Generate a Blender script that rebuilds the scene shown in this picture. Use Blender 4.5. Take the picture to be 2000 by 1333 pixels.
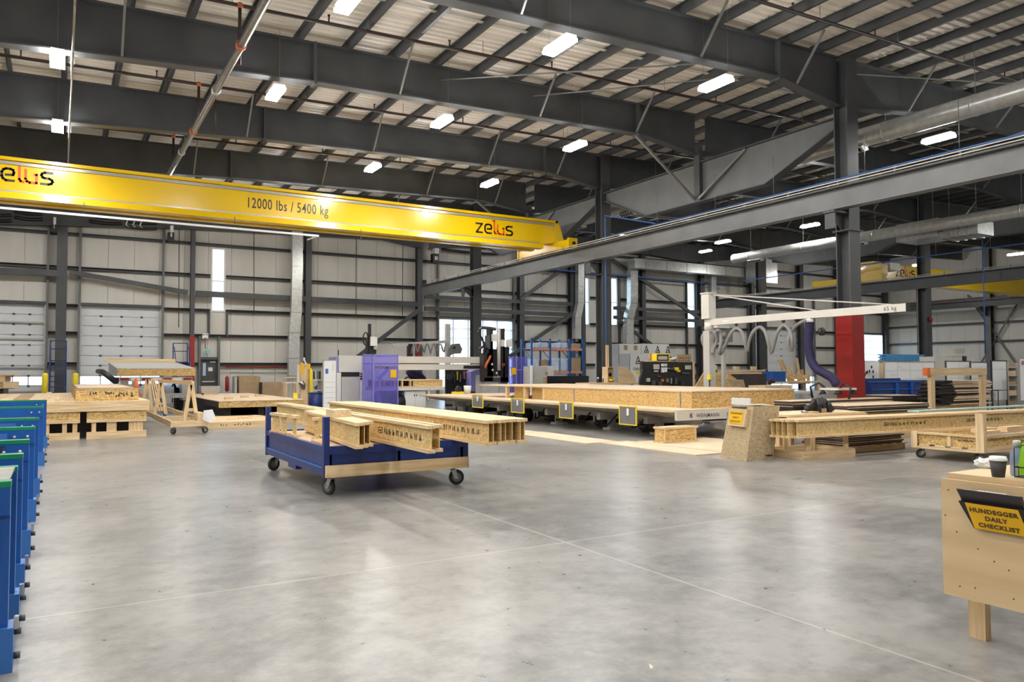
import bpy, bmesh, math, random
from mathutils import Vector, Matrix, Euler
random.seed(7)
for o in list(bpy.data.objects): bpy.data.objects.remove(o, do_unlink=True)
C = bpy.context.scene.collection
S = bpy.context.scene
# ------------------------------------------------------------------ camera
# world: X along the rafters, Y along the runways (towards the far wall), Z up
FPX = 1490.15; EYE = 1.5
yaw, pit, rol = (math.radians(a) for a in (30.6815, 2.2288, -0.1644))
fw = Vector((math.sin(yaw)*math.cos(pit), math.cos(yaw)*math.cos(pit), math.sin(pit)))
r0 = Vector((math.cos(yaw), -math.sin(yaw), 0)); u0 = r0.cross(fw)
RR = r0*math.cos(rol)+u0*math.sin(rol); UU = -r0*math.sin(rol)+u0*math.cos(rol)
cd = bpy.data.cameras.new('camera'); cd.sensor_width = 36; cd.lens = FPX/2000*36
cd.clip_start = .05; cd.clip_end = 500
cam = bpy.data.objects.new('camera', cd); C.objects.link(cam)
m = Matrix((RR, UU, -fw)).transposed().to_4x4(); m.translation = (0, 0, EYE)
cam.matrix_world = m; S.camera = cam
def P(px, py, ax, val):
    """world point seen at photo pixel (px,py) that lies on the plane ax=val"""
    d = fw+RR*((px-1000)/FPX)-UU*((py-666.5)/FPX)
    i = 'XYZ'.index(ax); o = Vector((0, 0, EYE))
    return o+d*((val-o[i])/d[i])
def rect(px0, py0, px1, py1, Y):
    mx, my = (px0+px1)/2, (py0+py1)/2
    return P(px0, my, 'Y', Y).x, P(px1, my, 'Y', Y).x, P(mx, py1, 'Y', Y).z, P(mx, py0, 'Y', Y).z
# ------------------------------------------------------------------ world, exposure
W = bpy.data.worlds.new('sky'); S.world = W; W.use_nodes = True
bg = W.node_tree.nodes['Background']; bg.inputs[0].default_value = (.66, .83, 1, 1); bg.inputs[1].default_value = 5.0
S.view_settings.view_transform = 'Standard'; S.view_settings.look = 'None'
S.view_settings.exposure = 0.0; S.view_settings.gamma = 1
S.view_settings.use_curve_mapping = False
S.cycles.use_denoising = True; S.cycles.max_bounces = 7; S.cycles.diffuse_bounces = 4
S.cycles.sample_clamp_indirect = 6; S.cycles.caustics_reflective = False; S.cycles.caustics_refractive = False
LAMP = 205.0
# ------------------------------------------------------------------ materials
MT = {}
def mat(name, c1, c2=None, scale=4, st=(1, 1, 1), rough=.5, metal=0, bump=0, det=4, ramp=(.35, .65), emit=0, alpha=None, spec=.5, coat=0, kind='noise'):
    M = bpy.data.materials.new(name); M.use_nodes = True; nt = M.node_tree; N = nt.nodes; L = nt.links
    b = N['Principled BSDF']; b.inputs['Base Color'].default_value = (*c1, 1)
    b.inputs['Roughness'].default_value = rough; b.inputs['Metallic'].default_value = metal
    b.inputs['Specular IOR Level'].default_value = spec; b.inputs['Coat Weight'].default_value = coat
    if emit:
        b.inputs['Emission Color'].default_value = (*c1, 1); b.inputs['Emission Strength'].default_value = emit
    if c2:
        tc = N.new('ShaderNodeTexCoord'); mp = N.new('ShaderNodeMapping'); mp.inputs['Scale'].default_value = st
        L.new(tc.outputs['Object'], mp.inputs[0])
        if kind == 'strand':
            outs = []
            for rot in ((.5, .35, .8), (-.6, .5, -.7)):
                mq = N.new('ShaderNodeMapping'); mq.inputs['Rotation'].default_value = rot; mq.inputs['Scale'].default_value = (st[0]*.28, st[1], st[2])
                L.new(tc.outputs['Object'], mq.inputs[0]); vv = N.new('ShaderNodeTexVoronoi'); vv.inputs['Scale'].default_value = scale; L.new(mq.outputs[0], vv.inputs['Vector'])
                sp_ = N.new('ShaderNodeSeparateColor'); L.new(vv.outputs['Color'], sp_.inputs[0]); outs.append(sp_.outputs[0])
            nz = N.new('ShaderNodeTexNoise'); nz.inputs['Scale'].default_value = scale*.5; L.new(tc.outputs['Object'], nz.inputs['Vector'])
            gt = N.new('ShaderNodeMath'); gt.operation = 'GREATER_THAN'; gt.inputs[1].default_value = .5; L.new(nz.outputs['Fac'], gt.inputs[0])
            mm = N.new('ShaderNodeMix'); L.new(gt.outputs[0], mm.inputs[0]); L.new(outs[0], mm.inputs[2]); L.new(outs[1], mm.inputs[3]); out = mm.outputs[0]
        elif kind == 'voronoi':
            t = N.new('ShaderNodeTexVoronoi'); t.inputs['Scale'].default_value = scale; out = t.outputs['Color']
            nz = N.new('ShaderNodeTexNoise'); nz.inputs['Scale'].default_value = scale*.6
            ad = N.new('ShaderNodeVectorMath'); ad.operation = 'MULTIPLY_ADD'; L.new(nz.outputs['Color'], ad.inputs[0])
            ad.inputs[1].default_value = (.035, .035, .035); L.new(mp.outputs[0], ad.inputs[2]); L.new(ad.outputs[0], t.inputs['Vector'])
        else:
            t = N.new('ShaderNodeTexNoise'); t.inputs['Scale'].default_value = scale; t.inputs['Detail'].default_value = det
            L.new(mp.outputs[0], t.inputs['Vector']); out = t.outputs['Fac']
        rp = N.new('ShaderNodeValToRGB'); rp.color_ramp.elements[0].position, rp.color_ramp.elements[1].position = ramp
        rp.color_ramp.elements[0].color = (*c1, 1); rp.color_ramp.elements[1].color = (*c2, 1)
        L.new(out, rp.inputs[0]); L.new(rp.outputs[0], b.inputs['Base Color'])
        if bump:
            bp = N.new('ShaderNodeBump'); bp.inputs['Strength'].default_value = bump; bp.inputs['Distance'].default_value = .01
            L.new(out, bp.inputs['Height']); L.new(bp.outputs[0], b.inputs['Normal'])
    if alpha is not None:
        tr = N.new('ShaderNodeBsdfTransparent'); tr.inputs[0].default_value = (*alpha[1], 1)
        mx = N.new('ShaderNodeMixShader'); mx.inputs[0].default_value = alpha[0]
        L.new(tr.outputs[0], mx.inputs[1]); L.new(b.outputs[0], mx.inputs[2]); L.new(mx.outputs[0], N['Material Output'].inputs[0])
    MT[name] = M; return M
mat('steel', (.050, .053, .058), (.068, .072, .077), 1.2, rough=.45)
mat('steel_pale', (.125, .13, .135), (.155, .16, .165), 1.5, rough=.45)
mat('steel_rod', (.22, .22, .21), rough=.4, metal=.3)
mat('deck', (.76, .70, .61), (.82, .765, .68), .8, rough=.4, spec=.4)
mat('bridging', (.5, .48, .43), rough=.5)
mat('wallpanel', (.60, .58, .535), (.655, .635, .59), 1.2, (1, 1, .25), rough=.55)
mat('galv', (.46, .47, .46), (.62, .63, .62), 7, rough=.3, metal=.45, ramp=(.3, .7))
mat('galvpipe', (.36, .36, .35), (.5, .5, .49), 6, rough=.3, metal=.8)
mat('pipeblack', (.035, .018, .016), rough=.4)
mat('orangefit', (.55, .12, .03), rough=.5)
mat('crane', (.76, .49, .002), (.80, .52, .003), .6, rough=.25, coat=.15)
mat('greystrip', (.42, .41, .38), rough=.3, metal=.4)
mat('ink', (.028, .022, .024), rough=.4)
mat('logored', (.75, .09, .01), rough=.4)
mat('inkbrown', (.07, .04, .02), rough=.6)
mat('blue', (.004, .075, .33), (.008, .095, .38), 2, rough=.33)
mat('bluelite', (.035, .15, .46), rough=.35)
mat('navy', (.004, .020, .145), (.010, .034, .185), 3, (1, 1, .3), rough=.38)
mat('mainpipe', (.13, .125, .12), (.2, .195, .19), 6, rough=.3, metal=.75)
mat('bluepipe', (.05, .14, .40), rough=.35)
mat('green', (.0, .22, .10), rough=.4)
mat('lime', (.25, .55, .01), (.32, .64, .02), 8, rough=.5)
mat('yellow', (.85, .66, .03), rough=.45)
mat('yellowsign', (.82, .46, .0), rough=.45)
mat('red', (.24, .008, .007), (.29, .012, .010), 1.5, rough=.35)
mat('orange', (.75, .16, .03), rough=.5)
mat('white', (.74, .74, .72), rough=.5)
mat('machine', (.62, .60, .55), (.66, .64, .59), 2, rough=.4)
mat('machinegrey', (.45, .44, .42), (.5, .49, .47), 3, rough=.42)
mat('paper', (.82, .82, .82), rough=.7)
mat('doorwhite', (.62, .64, .66), (.66, .68, .70), 2, rough=.45)
mat('black', (.012, .012, .013), rough=.45)
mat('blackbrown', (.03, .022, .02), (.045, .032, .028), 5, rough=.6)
mat('rubber', (.025, .025, .025), rough=.7)
mat('greyrubber', (.16, .16, .16), rough=.6)
mat('hose', (.22, .22, .22), rough=.5)
mat('chrome', (.6, .6, .6), rough=.22, metal=.9)
mat('purplefab', (.010, .007, .045), (.02, .014, .075), 10, rough=.7)
mat('purplesteel', (.26, .25, .62), rough=.4)
mat('film', (.45, .58, .78), (.6, .7, .85), 3, rough=.25)
mat('wrapgrey', (.42, .44, .48), (.52, .54, .57), 1.5, rough=.35)
mat('brown', (.16, .07, .05), rough=.5)
mat('rackorange', (.62, .25, .2), rough=.45)
mat('kraft', (.36, .25, .14), (.42, .30, .18), 5, rough=.75)
mat('chalk', (.40, .30, .23), rough=.9)
mat('cup', (.045, .04, .037), rough=.6)
mat('teal', (.0, .32, .33), rough=.4, emit=.5)
mat('screed', (.50, .47, .43), rough=.8)
mat('glass', (.8, .9, .95), rough=.05, alpha=(.12, (.93, .97, 1)))
mat('purpleglass', (.35, .33, .85), rough=.1, alpha=(.2, (.68, .66, .98)))
mat('meshguard', (.33, .33, .33), rough=.4, alpha=(.45, (.9, .9, .9)))
mat('bottle', (.35, .42, .6), rough=.1, alpha=(.5, (.7, .78, .95)))
mat('lampglow', (1, .985, .95), emit=LAMP)
for ax, s in (('x', (.5, 9, 9)), ('y', (9, .5, 9)), ('z', (9, 9, .5))):
    mat('lumber_'+ax, (.60, .42, .225), (.80, .61, .37), 3, s, rough=.6, bump=.1)
mat('lumber_pale', (.66, .49, .29), (.82, .65, .42), 3, (9, .5, 9), rough=.6)
mat('ply', (.56, .40, .22), (.66, .49, .29), 2.2, (1, .35, 3), rough=.55)
mat('plyfloor', (.66, .50, .34), (.76, .60, .43), 2, (3, .4, 3), rough=.6)
mat('osb', (.36, .21, .065), (.78, .54, .22), 55, (1, 1, 1), rough=.65, bump=.15, ramp=(-.0, .8), kind='strand')
mat('osbgrey', (.30, .225, .13), (.56, .43, .26), 80, (1, 1, 1), rough=.7, bump=.15, ramp=(0, .9), kind='strand')
mat('osbweb', (.46, .30, .11), (.76, .56, .26), 50, (1, 1, .7), rough=.65, ramp=(0, .8), kind='strand')
def floor_mat():
    M = bpy.data.materials.new('concrete'); M.use_nodes = True; nt = M.node_tree; N = nt.nodes; L = nt.links; b = N['Principled BSDF']
    tc = N.new('ShaderNodeTexCoord'); sx = N.new('ShaderNodeSeparateXYZ'); L.new(tc.outputs['Object'], sx.inputs[0])
    def nz(sc, det, ro=.6):
        t = N.new('ShaderNodeTexNoise'); t.inputs['Scale'].default_value = sc; t.inputs['Detail'].default_value = det; t.inputs['Roughness'].default_value = ro
        L.new(tc.outputs['Object'], t.inputs['Vector']); return t
    def mth(op, a, bb=None, c=None):
        n = N.new('ShaderNodeMath'); n.operation = op
        for i, v in enumerate((a, bb, c)):
            if v is None: continue
            if isinstance(v, (int, float)): n.inputs[i].default_value = v
            else: L.new(v, n.inputs[i])
        return n.outputs[0]
    big = nz(.55, 6); fine = nz(3.2, 12, .75)
    mid = nz(7.0, 8, .7)
    k = mth('ADD', mth('MULTIPLY', big.outputs['Fac'], .4), mth('ADD', mth('MULTIPLY', fine.outputs['Fac'], .35), mth('MULTIPLY', mid.outputs['Fac'], .28)))
    rp = N.new('ShaderNodeValToRGB'); e = rp.color_ramp.elements
    e[0].position = .44; e[0].color = (.150, .148, .143, 1); e[1].position = .575; e[1].color = (.30, .291, .275, 1)
    L.new(k, rp.inputs[0])
    # saw-cut control joints, filled pale
    def line(co, off, per, w):
        f = mth('PINGPONG', mth('SUBTRACT', co, off), per/2); return mth('LESS_THAN', f, w)
    ln = mth('MAXIMUM', line(sx.outputs[0], 3.83, 10.2, .010), line(sx.outputs[1], 5.55, 10.2, .010))
    mx = N.new('ShaderNodeMix'); mx.data_type = 'RGBA'; L.new(mth('MULTIPLY', ln, .55), mx.inputs[0]); L.new(rp.outputs[0], mx.inputs[6]); mx.inputs[7].default_value = (.52, .49, .43, 1)
    L.new(mx.outputs[2], b.inputs['Base Color'])
    L.new(mth('MULTIPLY_ADD', mid.outputs['Fac'], .16, .22), b.inputs['Roughness'])
    b.inputs['Specular IOR Level'].default_value = .55
    bp = N.new('ShaderNodeBump'); bp.inputs['Strength'].default_value = .05; bp.inputs['Distance'].default_value = .01
    L.new(mid.outputs['Fac'], bp.inputs['Height']); L.new(bp.outputs[0], b.inputs['Normal']); MT['concrete'] = M
floor_mat()
# ------------------------------------------------------------------ mesh helpers
RM = {}
class MB:
    def __init__(s): s.v = []; s.f = []; s.sm = set()
    def add(s, vs, fs, smooth=False):
        n = len(s.v); s.v += [Vector(v) for v in vs]
        for f in fs:
            if smooth: s.sm.add(len(s.f))
            s.f.append([i+n for i in f])
        return s
    def box(s, x0, y0, z0, x1, y1, z1, M=None):
        x0, x1 = min(x0, x1), max(x0, x1); y0, y1 = min(y0, y1), max(y0, y1); z0, z1 = min(z0, z1), max(z0, z1)
        vs = [(x, y, z) for x in (x0, x1) for y in (y0, y1) for z in (z0, z1)]
        if M: vs = [M @ Vector(v) for v in vs]
        return s.add(vs, [(0, 1, 3, 2), (4, 6, 7, 5), (0, 4, 5, 1), (2, 3, 7, 6), (0, 2, 6, 4), (1, 5, 7, 3)])
    def prism(s, pts, d):
        """pts: outline (3D, in order), extruded by vector d"""
        n = len(pts); d = Vector(d); vs = [Vector(p) for p in pts]; vs += [v+d for v in vs]
        return s.add(vs, [tuple(range(n))[::-1], tuple(range(n, 2*n))]+[(i, (i+1) % n, n+(i+1) % n, n+i) for i in range(n)])
    def bar(s, p, q, w, h=None, up=(0, 0, 1)):
        """square bar from p to q"""
        p, q = Vector(p), Vector(q); h = h or w; t = (q-p).normalized(); up = Vector(up)
        if abs(t.dot(up)) > .98: up = Vector((1, 0, 0))
        a = t.cross(up).normalized()*w/2; b = a.cross(t).normalized()*h/2
        return s.prism([p-a-b, p+a-b, p+a+b, p-a+b], q-p)
    def path(s, pts, r, n=8, cap=True, radii=None):
        pts = [Vector(p) for p in pts]; m = len(pts); vs = []; fs = []; prev = None
        for i, p in enumerate(pts):
            t = (pts[min(i+1, m-1)]-pts[max(i-1, 0)]).normalized()
            if prev is None:
                a = t.cross(Vector((0, 0, 1)));
                if a.length < .05: a = t.cross(Vector((1, 0, 0)))
            else:
                a = prev-t*prev.dot(t)
            a.normalize(); prev = a; b = t.cross(a); rr = radii[i] if radii else r
            vs += [p+(a*math.cos(k*2*math.pi/n)+b*math.sin(k*2*math.pi/n))*rr for k in range(n)]
        for i in range(m-1):
            for k in range(n): fs.append((i*n+k, i*n+(k+1) % n, (i+1)*n+(k+1) % n, (i+1)*n+k))
        s.add(vs, fs, True)
        if cap:
            b0 = len(s.v)-m*n; s.f.append([b0+k for k in range(n)][::-1]); s.f.append([b0+(m-1)*n+k for k in range(n)])
        return s
    def tube(s, p, q, r, n=8): return s.path([p, q], r, n)
    def lathe(s, prof, c, n=16, ax='Z'):
        vs = []; fs = []
        for (r, h) in prof:
            for k in range(n):
                a = k*2*math.pi/n; x, y = r*math.cos(a), r*math.sin(a)
                vs.append(Vector(c)+Vector({'Z': (x, y, h), 'X': (h, x, y), 'Y': (x, h, y)}[ax]))
        m = len(prof)
        for i in range(m-1):
            for k in range(n): fs.append((i*n+k, i*n+(k+1) % n, (i+1)*n+(k+1) % n, (i+1)*n+k))
        s.add(vs, fs, True); b0 = len(s.v)-m*n
        s.f.append([b0+k for k in range(n)][::-1]); s.f.append([b0+(m-1)*n+k for k in range(n)])
        return s
    def ball(s, c, r, n=10):
        return s.lathe([(r*math.sin(math.pi*i/6+.001), -r*math.cos(math.pi*i/6)) for i in range(7)], c, n)
    def mesh(s, name, M=None):
        me = bpy.data.meshes.new(name); Mi = M.inverted() if M else None
        me.from_pydata([(Mi @ v) if Mi else v for v in s.v], [], s.f)
        bm = bmesh.new(); bm.from_mesh(me); bmesh.ops.recalc_face_normals(bm, faces=bm.faces); bm.to_mesh(me); bm.free()
        for i in s.sm: me.polygons[i].use_smooth = True
        return me
    def build(s, name, mt, parent=None, local=False):
        M = RM.get(parent.name) if (parent and not local) else None
        me = s.mesh(name, M); me.materials.append(MT[mt])
        o = bpy.data.objects.new(name, me); C.objects.link(o)
        if parent: o.parent = parent; RM[o.name] = RM.get(parent.name, Matrix())
        else: RM[o.name] = Matrix()
        return o
def box(*a): return MB().box(*a)
def tag(o, label=None, cat=None, group=None, kind=None):
    for k, v in (('label', label), ('category', cat), ('group', group), ('kind', kind)):
        if v: o[k] = v
    return o
def thing(name, label, cat, loc=(0, 0, 0), rz=0, group=None):
    o = bpy.data.objects.new(name, None); C.objects.link(o); o.empty_display_size = .2
    o.location = loc; o.rotation_euler = (0, 0, rz)
    RM[o.name] = Matrix.Translation(loc) @ Matrix.Rotation(rz, 4, 'Z')
    return tag(o, label, cat, group)
def struct(name, loc=(0, 0, 0)):
    o = bpy.data.objects.new(name, None); C.objects.link(o); o.location = loc; RM[o.name] = Matrix.Translation(loc)
    return tag(o, kind='structure')
def solo(mb, name, mt, label, cat, group=None): return tag(mb.build(name, mt), label, cat, group)
def share(src, parent, loc, rot=None, name=None):
    """another object that uses the mesh of src, placed at loc in the parent's frame"""
    o = bpy.data.objects.new(name or src.name.split('.')[0], src.data); C.objects.link(o); o.parent = parent; o.location = loc
    if rot: o.rotation_euler = rot
    RM[o.name] = RM.get(parent.name, Matrix()); return o
def copy_thing(root, label, loc, rz=None):
    r = root.copy(); C.objects.link(r); r.location = loc; r['label'] = label
    if rz is not None: r.rotation_euler = (0, 0, rz)
    RM[r.name] = Matrix.Translation(loc) @ Matrix.Rotation(r.rotation_euler.z, 4, 'Z')
    for ch in list(root.children):
        c = ch.copy(); C.objects.link(c); c.parent = r; RM[c.name] = RM[r.name]
        for g in list(ch.children):
            d = g.copy(); C.objects.link(d); d.parent = c; RM[d.name] = RM[r.name]
    return r
FACE_FRONT = Matrix.Rotation(math.radians(90), 4, 'X')                  # text facing -Y
FACE_LEFT = Matrix.Rotation(math.radians(-90), 4, 'Z') @ FACE_FRONT     # text facing -X
def text(body, size, loc, rot, mt, parent, name='lettering', align='CENTER', sx=1, bold=0, shear=0):
    cu = bpy.data.curves.new('txt', 'FONT'); cu.body = body; cu.size = size; cu.align_x = align; cu.extrude = .0006; cu.offset = bold; cu.shear = shear; cu.space_character = 1.1
    cu.resolution_u = 3
    o = bpy.data.objects.new('txt', cu); C.objects.link(o); dg = bpy.context.evaluated_depsgraph_get()
    me = bpy.data.meshes.new_from_object(o.evaluated_get(dg)); bpy.data.objects.remove(o, do_unlink=True)
    Mi = RM[parent.name].inverted() if parent else Matrix()
    me.transform(Mi @ Matrix.Translation(loc) @ rot @ Matrix.Diagonal((sx, 1, 1, 1)))
    me.materials.clear(); me.materials.append(MT[mt])
    t = bpy.data.objects.new(name, me); C.objects.link(t)
    if parent: t.parent = parent; RM[t.name] = RM[parent.name]
    return t
def ribbon(mb, pts, w, loc, rot, s=1, t=.004):
    M = Matrix.Translation(loc) @ rot
    for a, b in zip(pts, pts[1:]):
        a, b = Vector(a)*s, Vector(b)*s; d = (b-a); L = d.length
        if L < 1e-6: continue
        ang = math.atan2(d.y, d.x); R = M @ Matrix.Translation((a.x, a.y, 0)) @ Matrix.Rotation(ang, 4, 'Z')
        mb.box(-w*.42, -w/2, 0, L+w*.42, w/2, t, R)
    return mb
ZL = {'z': [(0, 1), (.78, 1), (.05, 0), (.8, 0)],
      'e': [(.85, 0), (.3, 0), (.08, .15), (0, .35), (0, .7), (.12, .92), (.3, 1), (.6, 1), (.8, .92), (.86, .7), (.8, .5), (.3, .47)],
      'l': [(0, 1.5), (.2, 1.5), (.2, .2), (.3, .04), (.5, 0)],
      'u': [(.05, 1.05), (.05, .3), (.15, .08), (.35, 0), (.85, 0), (.85, .72), (.7, .72)],
      's': [(.8, 1), (.25, 1), (.06, .9), (0, .75), (.1, .58), (.25, .52), (.6, .5), (.78, .4), (.85, .25), (.75, .07), (.55, 0), (0, 0)]}
def zelus(parent, loc, rot, h):
    x = 0
    for g, mt, adv in (('z', 'ink', 1.15), ('e', 'ink', 1.05), ('l', 'logored', .6), ('u', 'logored', 1.2), ('s', 'ink', 1.1)):
        mb = ribbon(MB(), [(p[0]+x, p[1]) for p in ZL[g]], .2*h, loc, rot, h)
        mb.build('logo_letter', mt, parent); x += adv
def scribble(parent, loc, rot, w, h, mt='ink', n=9, lw=.012, name='handwriting'):
    mb = MB(); x = 0; dx = w/n
    for k in range(n):
        if random.random() < .12: continue
        pts = [(k*dx+random.uniform(0, .75)*dx, random.uniform(0, 1)*h) for _ in range(4)]
        ribbon(mb, pts, lw, loc, rot, 1, .002)
    o = mb.build(name, mt, parent); return o
def stamp(parent, loc, rot, L, h, mt='ink'):
    """printed grade stamp: rows of small marks in one line"""
    mb = MB(); M = Matrix.Translation(loc) @ rot; x = 0
    for q in ((0, 0, L*.1, h*.14), (0, h*.86, L*.1, h), (0, 0, L*.012, h), (L*.088, 0, L*.1, h), (L*.03, h*.3, L*.075, h*.62)): mb.box(q[0], q[1], 0, q[2], q[3], .001, M)
    x = L*.14
    for wd in (.16, .04, .06, .05, .08, .05, .06, .04):
        n = max(2, int(wd*L/(h*.5)))
        for k in range(n):
            cx, cw = x+k*wd*L/n, wd*L/n*.68
            for _ in range(2): ribbon(mb, [(cx+cw*random.choice((0, 1)), h*random.choice((.05, .45, .85))), (cx+cw*random.choice((0, .5, 1)), h*random.choice((.05, .45, .85)))], h*.13, loc, rot, 1, .001)
            mb.box(cx, h*.05, 0, cx+h*.13, h*.85, .001, M)
        x += wd*L+.035*L
    o = mb.build('printed_stamp', mt, parent); o['kind'] = 'stuff'; return o
ORD = ['first', 'second', 'third', 'fourth', 'fifth', 'sixth', 'seventh', 'eighth', 'ninth', 'tenth', 'eleventh', 'twelfth']
# ================================================================== THE SHELL
X0, X1, YF, YW = -11.0, 60.0, -9.0, 39.1
def zr(x): return 9.02+.03*x                      # top of the rafters
fl = box(X0-.3, YF-.3, -.25, X1+.3, YW+.3, 0).build('floor', 'concrete'); tag(fl, kind='structure')
gd = box(-60, YW+.3, -.3, 140, 120, -.02).build('ground_outside', 'screed'); tag(gd, kind='structure')
box(X1+.3, -60, -.3, 140, YW+.3, -.021).build('ground_outside', 'screed')['kind'] = 'structure'
# roof deck: trapezoidal sheet, flutes along X
mb = MB(); y = YF; prof = []
while y < YW+.3:
    prof += [(y, 0), (y+.10, 0), (y+.125, .045), (y+.195, .045)]; y += .22
vs = []; fs = []
for x in (X0-.3, X1+.3):
    vs += [(x, yy, zr(x)+.215+zz) for yy, zz in prof]
n = len(prof)
for i in range(n-1): fs.append((i, i+1, n+i+1, n+i))
mb.add(vs, fs); b = len(mb.v)
ce = mb.build('ceiling', 'deck'); tag(ce, kind='structure')
# upper skin so that no daylight leaks through
rs = MB().add([(X0-.3, YF-.3, zr(X0)+.4), (X1+.3, YF-.3, zr(X1)+.4), (X1+.3, YW+.3, zr(X1)+.4), (X0-.3, YW+.3, zr(X0)+.4)], [(0, 1, 2, 3)]).build('roof_skin', 'deck', ce)
# purlins: Z sections resting on the rafters
PUR = [5.83+1.17*k for k in range(-14, 47)]
src = None
for x in PUR:
    if not X0 < x < X1-.3: continue
    if src is None:
        mb = MB(); t = .012; h = .2; f = .07
        mb.prism([(-t, 0, 0), (f, 0, 0), (f, 0, t), (0, 0, t), (0, 0, h), (t*.4, 0, h), (-f, 0, h), (-f, 0, h-t), (-t, 0, h-t)], (0, YW-YF, 0))
        src = mb.build('purlin', 'steel', ce, local=True); src.location = (x, YF, zr(x))
    else: share(src, ce, (x, YF, zr(x)))
for yb in (-3, 2.0, 4.9, 9.9, 15.0, 20.1, 25.1, 30.2, 35.6):
    MB().bar((X0, yb, zr(X0)+.16), (X1, yb, zr(X1)+.16), .12, .012).build('bridging', 'bridging', ce)
# ---- back wall: vertical insulated panels around the openings
OPEN = []   # x0,x1,z0,z1
def opening(px0, py0, px1, py1=None):
    x0, x1, z0, z1 = rect(px0, py0, px1, py1 or 780, YW)
    if py1 is None: z0 = 0
    OPEN.append((x0, x1, z0, z1)); return OPEN[-1]
o_d1 = opening(-40, 593, 88); o_d2 = opening(155, 600, 314); o_w1 = opening(411, 484, 441, 610)
o_d3 = opening(390, 703, 424); o_d4 = opening(855, 625, 1000)
o_w2 = opening(1133, 541, 1151, 636); o_w3 = opening(1187, 542, 1206, 637); o_w4 = opening(1340, 552, 1357, 642)
o_d5 = opening(1461, 643, 1588); o_d6 = opening(1672, 654, 1729)
def panels(parent, lo, hi, step, ztop, opens, put):
    """panel strips from lo to hi; each opening is left free"""
    xs = [lo+step*k for k in range(int((hi-lo)/step)+1)]+[hi]
    for a, b in zip(xs, xs[1:]):
        if b-a < .02: continue
        cuts = sorted({a, b}|{v for o in opens for v in o[:2] if a < v < b})
        for c, d in zip(cuts, cuts[1:]):
            if d-c < .01: continue
            mid = (c+d)/2; z = 0
            for o in sorted([o for o in opens if o[0] < mid < o[1]], key=lambda o: o[2]):
                if o[2]-z > .01: put(c, d, z, o[2], c == a, d == b)
                z = o[3]
            put(c, d, z, ztop(mid), c == a, d == b)
wb = struct('wall_back', (0, YW, 0))
def put_b(c, d, z0, z1, l, r):
    MB().box(c+(.006 if l else 0), YW, z0, d-(.006 if r else 0), YW+.05, z1).box(c, YW+.05, z0, d, YW+.14, z1).build('panel', 'wallpanel', wb)
panels(wb, X0, X1, 1.07, lambda x: zr(x)+.3, OPEN, put_b)
box(X0, YW+.02, 0, X0+.01, YW+.1, 1).build('panel', 'wallpanel', wb)
def strip_with_gaps(z0, z1, lo, hi, opens, fn):
    cut = [(o[0], o[1]) for o in opens if o[2] < z1 and o[3] > z0]; x = lo
    for a, b in sorted(cut):
        if a > x: fn(x, a)
        x = max(x, b)
    if x < hi: fn(x, hi)
GIRTS = [1.86, 3.22, 4.44, 6.12, 7.62, 8.9]
for z in GIRTS:
    def g(a, b, z=z):
        MB().prism([(a, YW-.2, z-.07), (a, YW-.005, z-.07), (a, YW-.005, z+.07), (a, YW-.2, z+.07), (a, YW-.2, z+.055), (a, YW-.03, z+.055), (a, YW-.03, z-.055), (a, YW-.2, z-.055)], (b-a, 0, 0)).build('girt', 'steel', wb)
    strip_with_gaps(z-.07, z+.07, X0+.1, X1-.1, OPEN, g)
# jambs beside doors and windows
for (x0, x1, z0, z1), top in ((o_d1, 8.6), (o_d2, 8.6), (o_d4, 7.5), (o_d5, 7.5), (o_d6, 6), (o_d3, 3.2)):
    for x in (x0-.09, x1+.0):
        box(x, YW-.22, 0, x+.09, YW-.01, top).build('door_jamb', 'steel_pale', wb)
    box(x0, YW-.2, z1, x1, YW-.01, z1+.12).build('door_head', 'steel', wb)
for (x0, x1, z0, z1) in (o_w1, o_w3, o_w4):
    for x in (x0-.1, x1+.02): box(x, YW-.19, 0 if x0 > 15 else 3.2, x+.08, YW-.01, z1+.1 if x0 > 15 else z0).build('window_jamb', 'steel', wb)
# heavy struts between the wall columns
for (a, b, w) in (((0.3, 38.6, 5.89), (5.15, 38.6, 5.23), .2), ((-3, 38.6, 5.76), (-.1, 38.6, 5.80), .28), ((5.5, 38.6, 5.2), (10.7, 38.6, 5.16), .27), ((11, 38.6, 5.16), (16.9, 38.6, 5.16), .27), ((17.3, 38.6, 5.6), (27.2, 38.6, 5.6), .22), ((17.3, 38.6, 4.95), (27.2, 38.6, 4.95), .24), ((30.5, 38.6, 5.5), (37.9, 38.6, 5.5), .22), ((30.5, 38.6, 4.9), (37.9, 38.6, 4.9), .22)):
    MB().bar(a, b, .16, w).build('strut', 'steel', wb)
for (a, b) in (((16.9, 38.45, 4.85), (11.2, 38.45, .6)), ((23.4, 38.5, 5.7), (30, 38.5, 10)), ((27.2, 38.5, 5.0), (19.5, 38.5, .5)), ((30.3, 38.5, 8.6), (38, 38.5, 5.0)), ((30.8, 38.5, 4.7), (38.2, 38.5, .6))):
    MB().bar(a, b, .14, .2).build('diagonal_brace', 'steel', wb)
# red sprinkler/air line low on the wall
MB().tube((6.9, YW-.28, 1.72), (10.3, YW-.28, 1.70), .035).build('red_pipe', 'red', wb)
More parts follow.
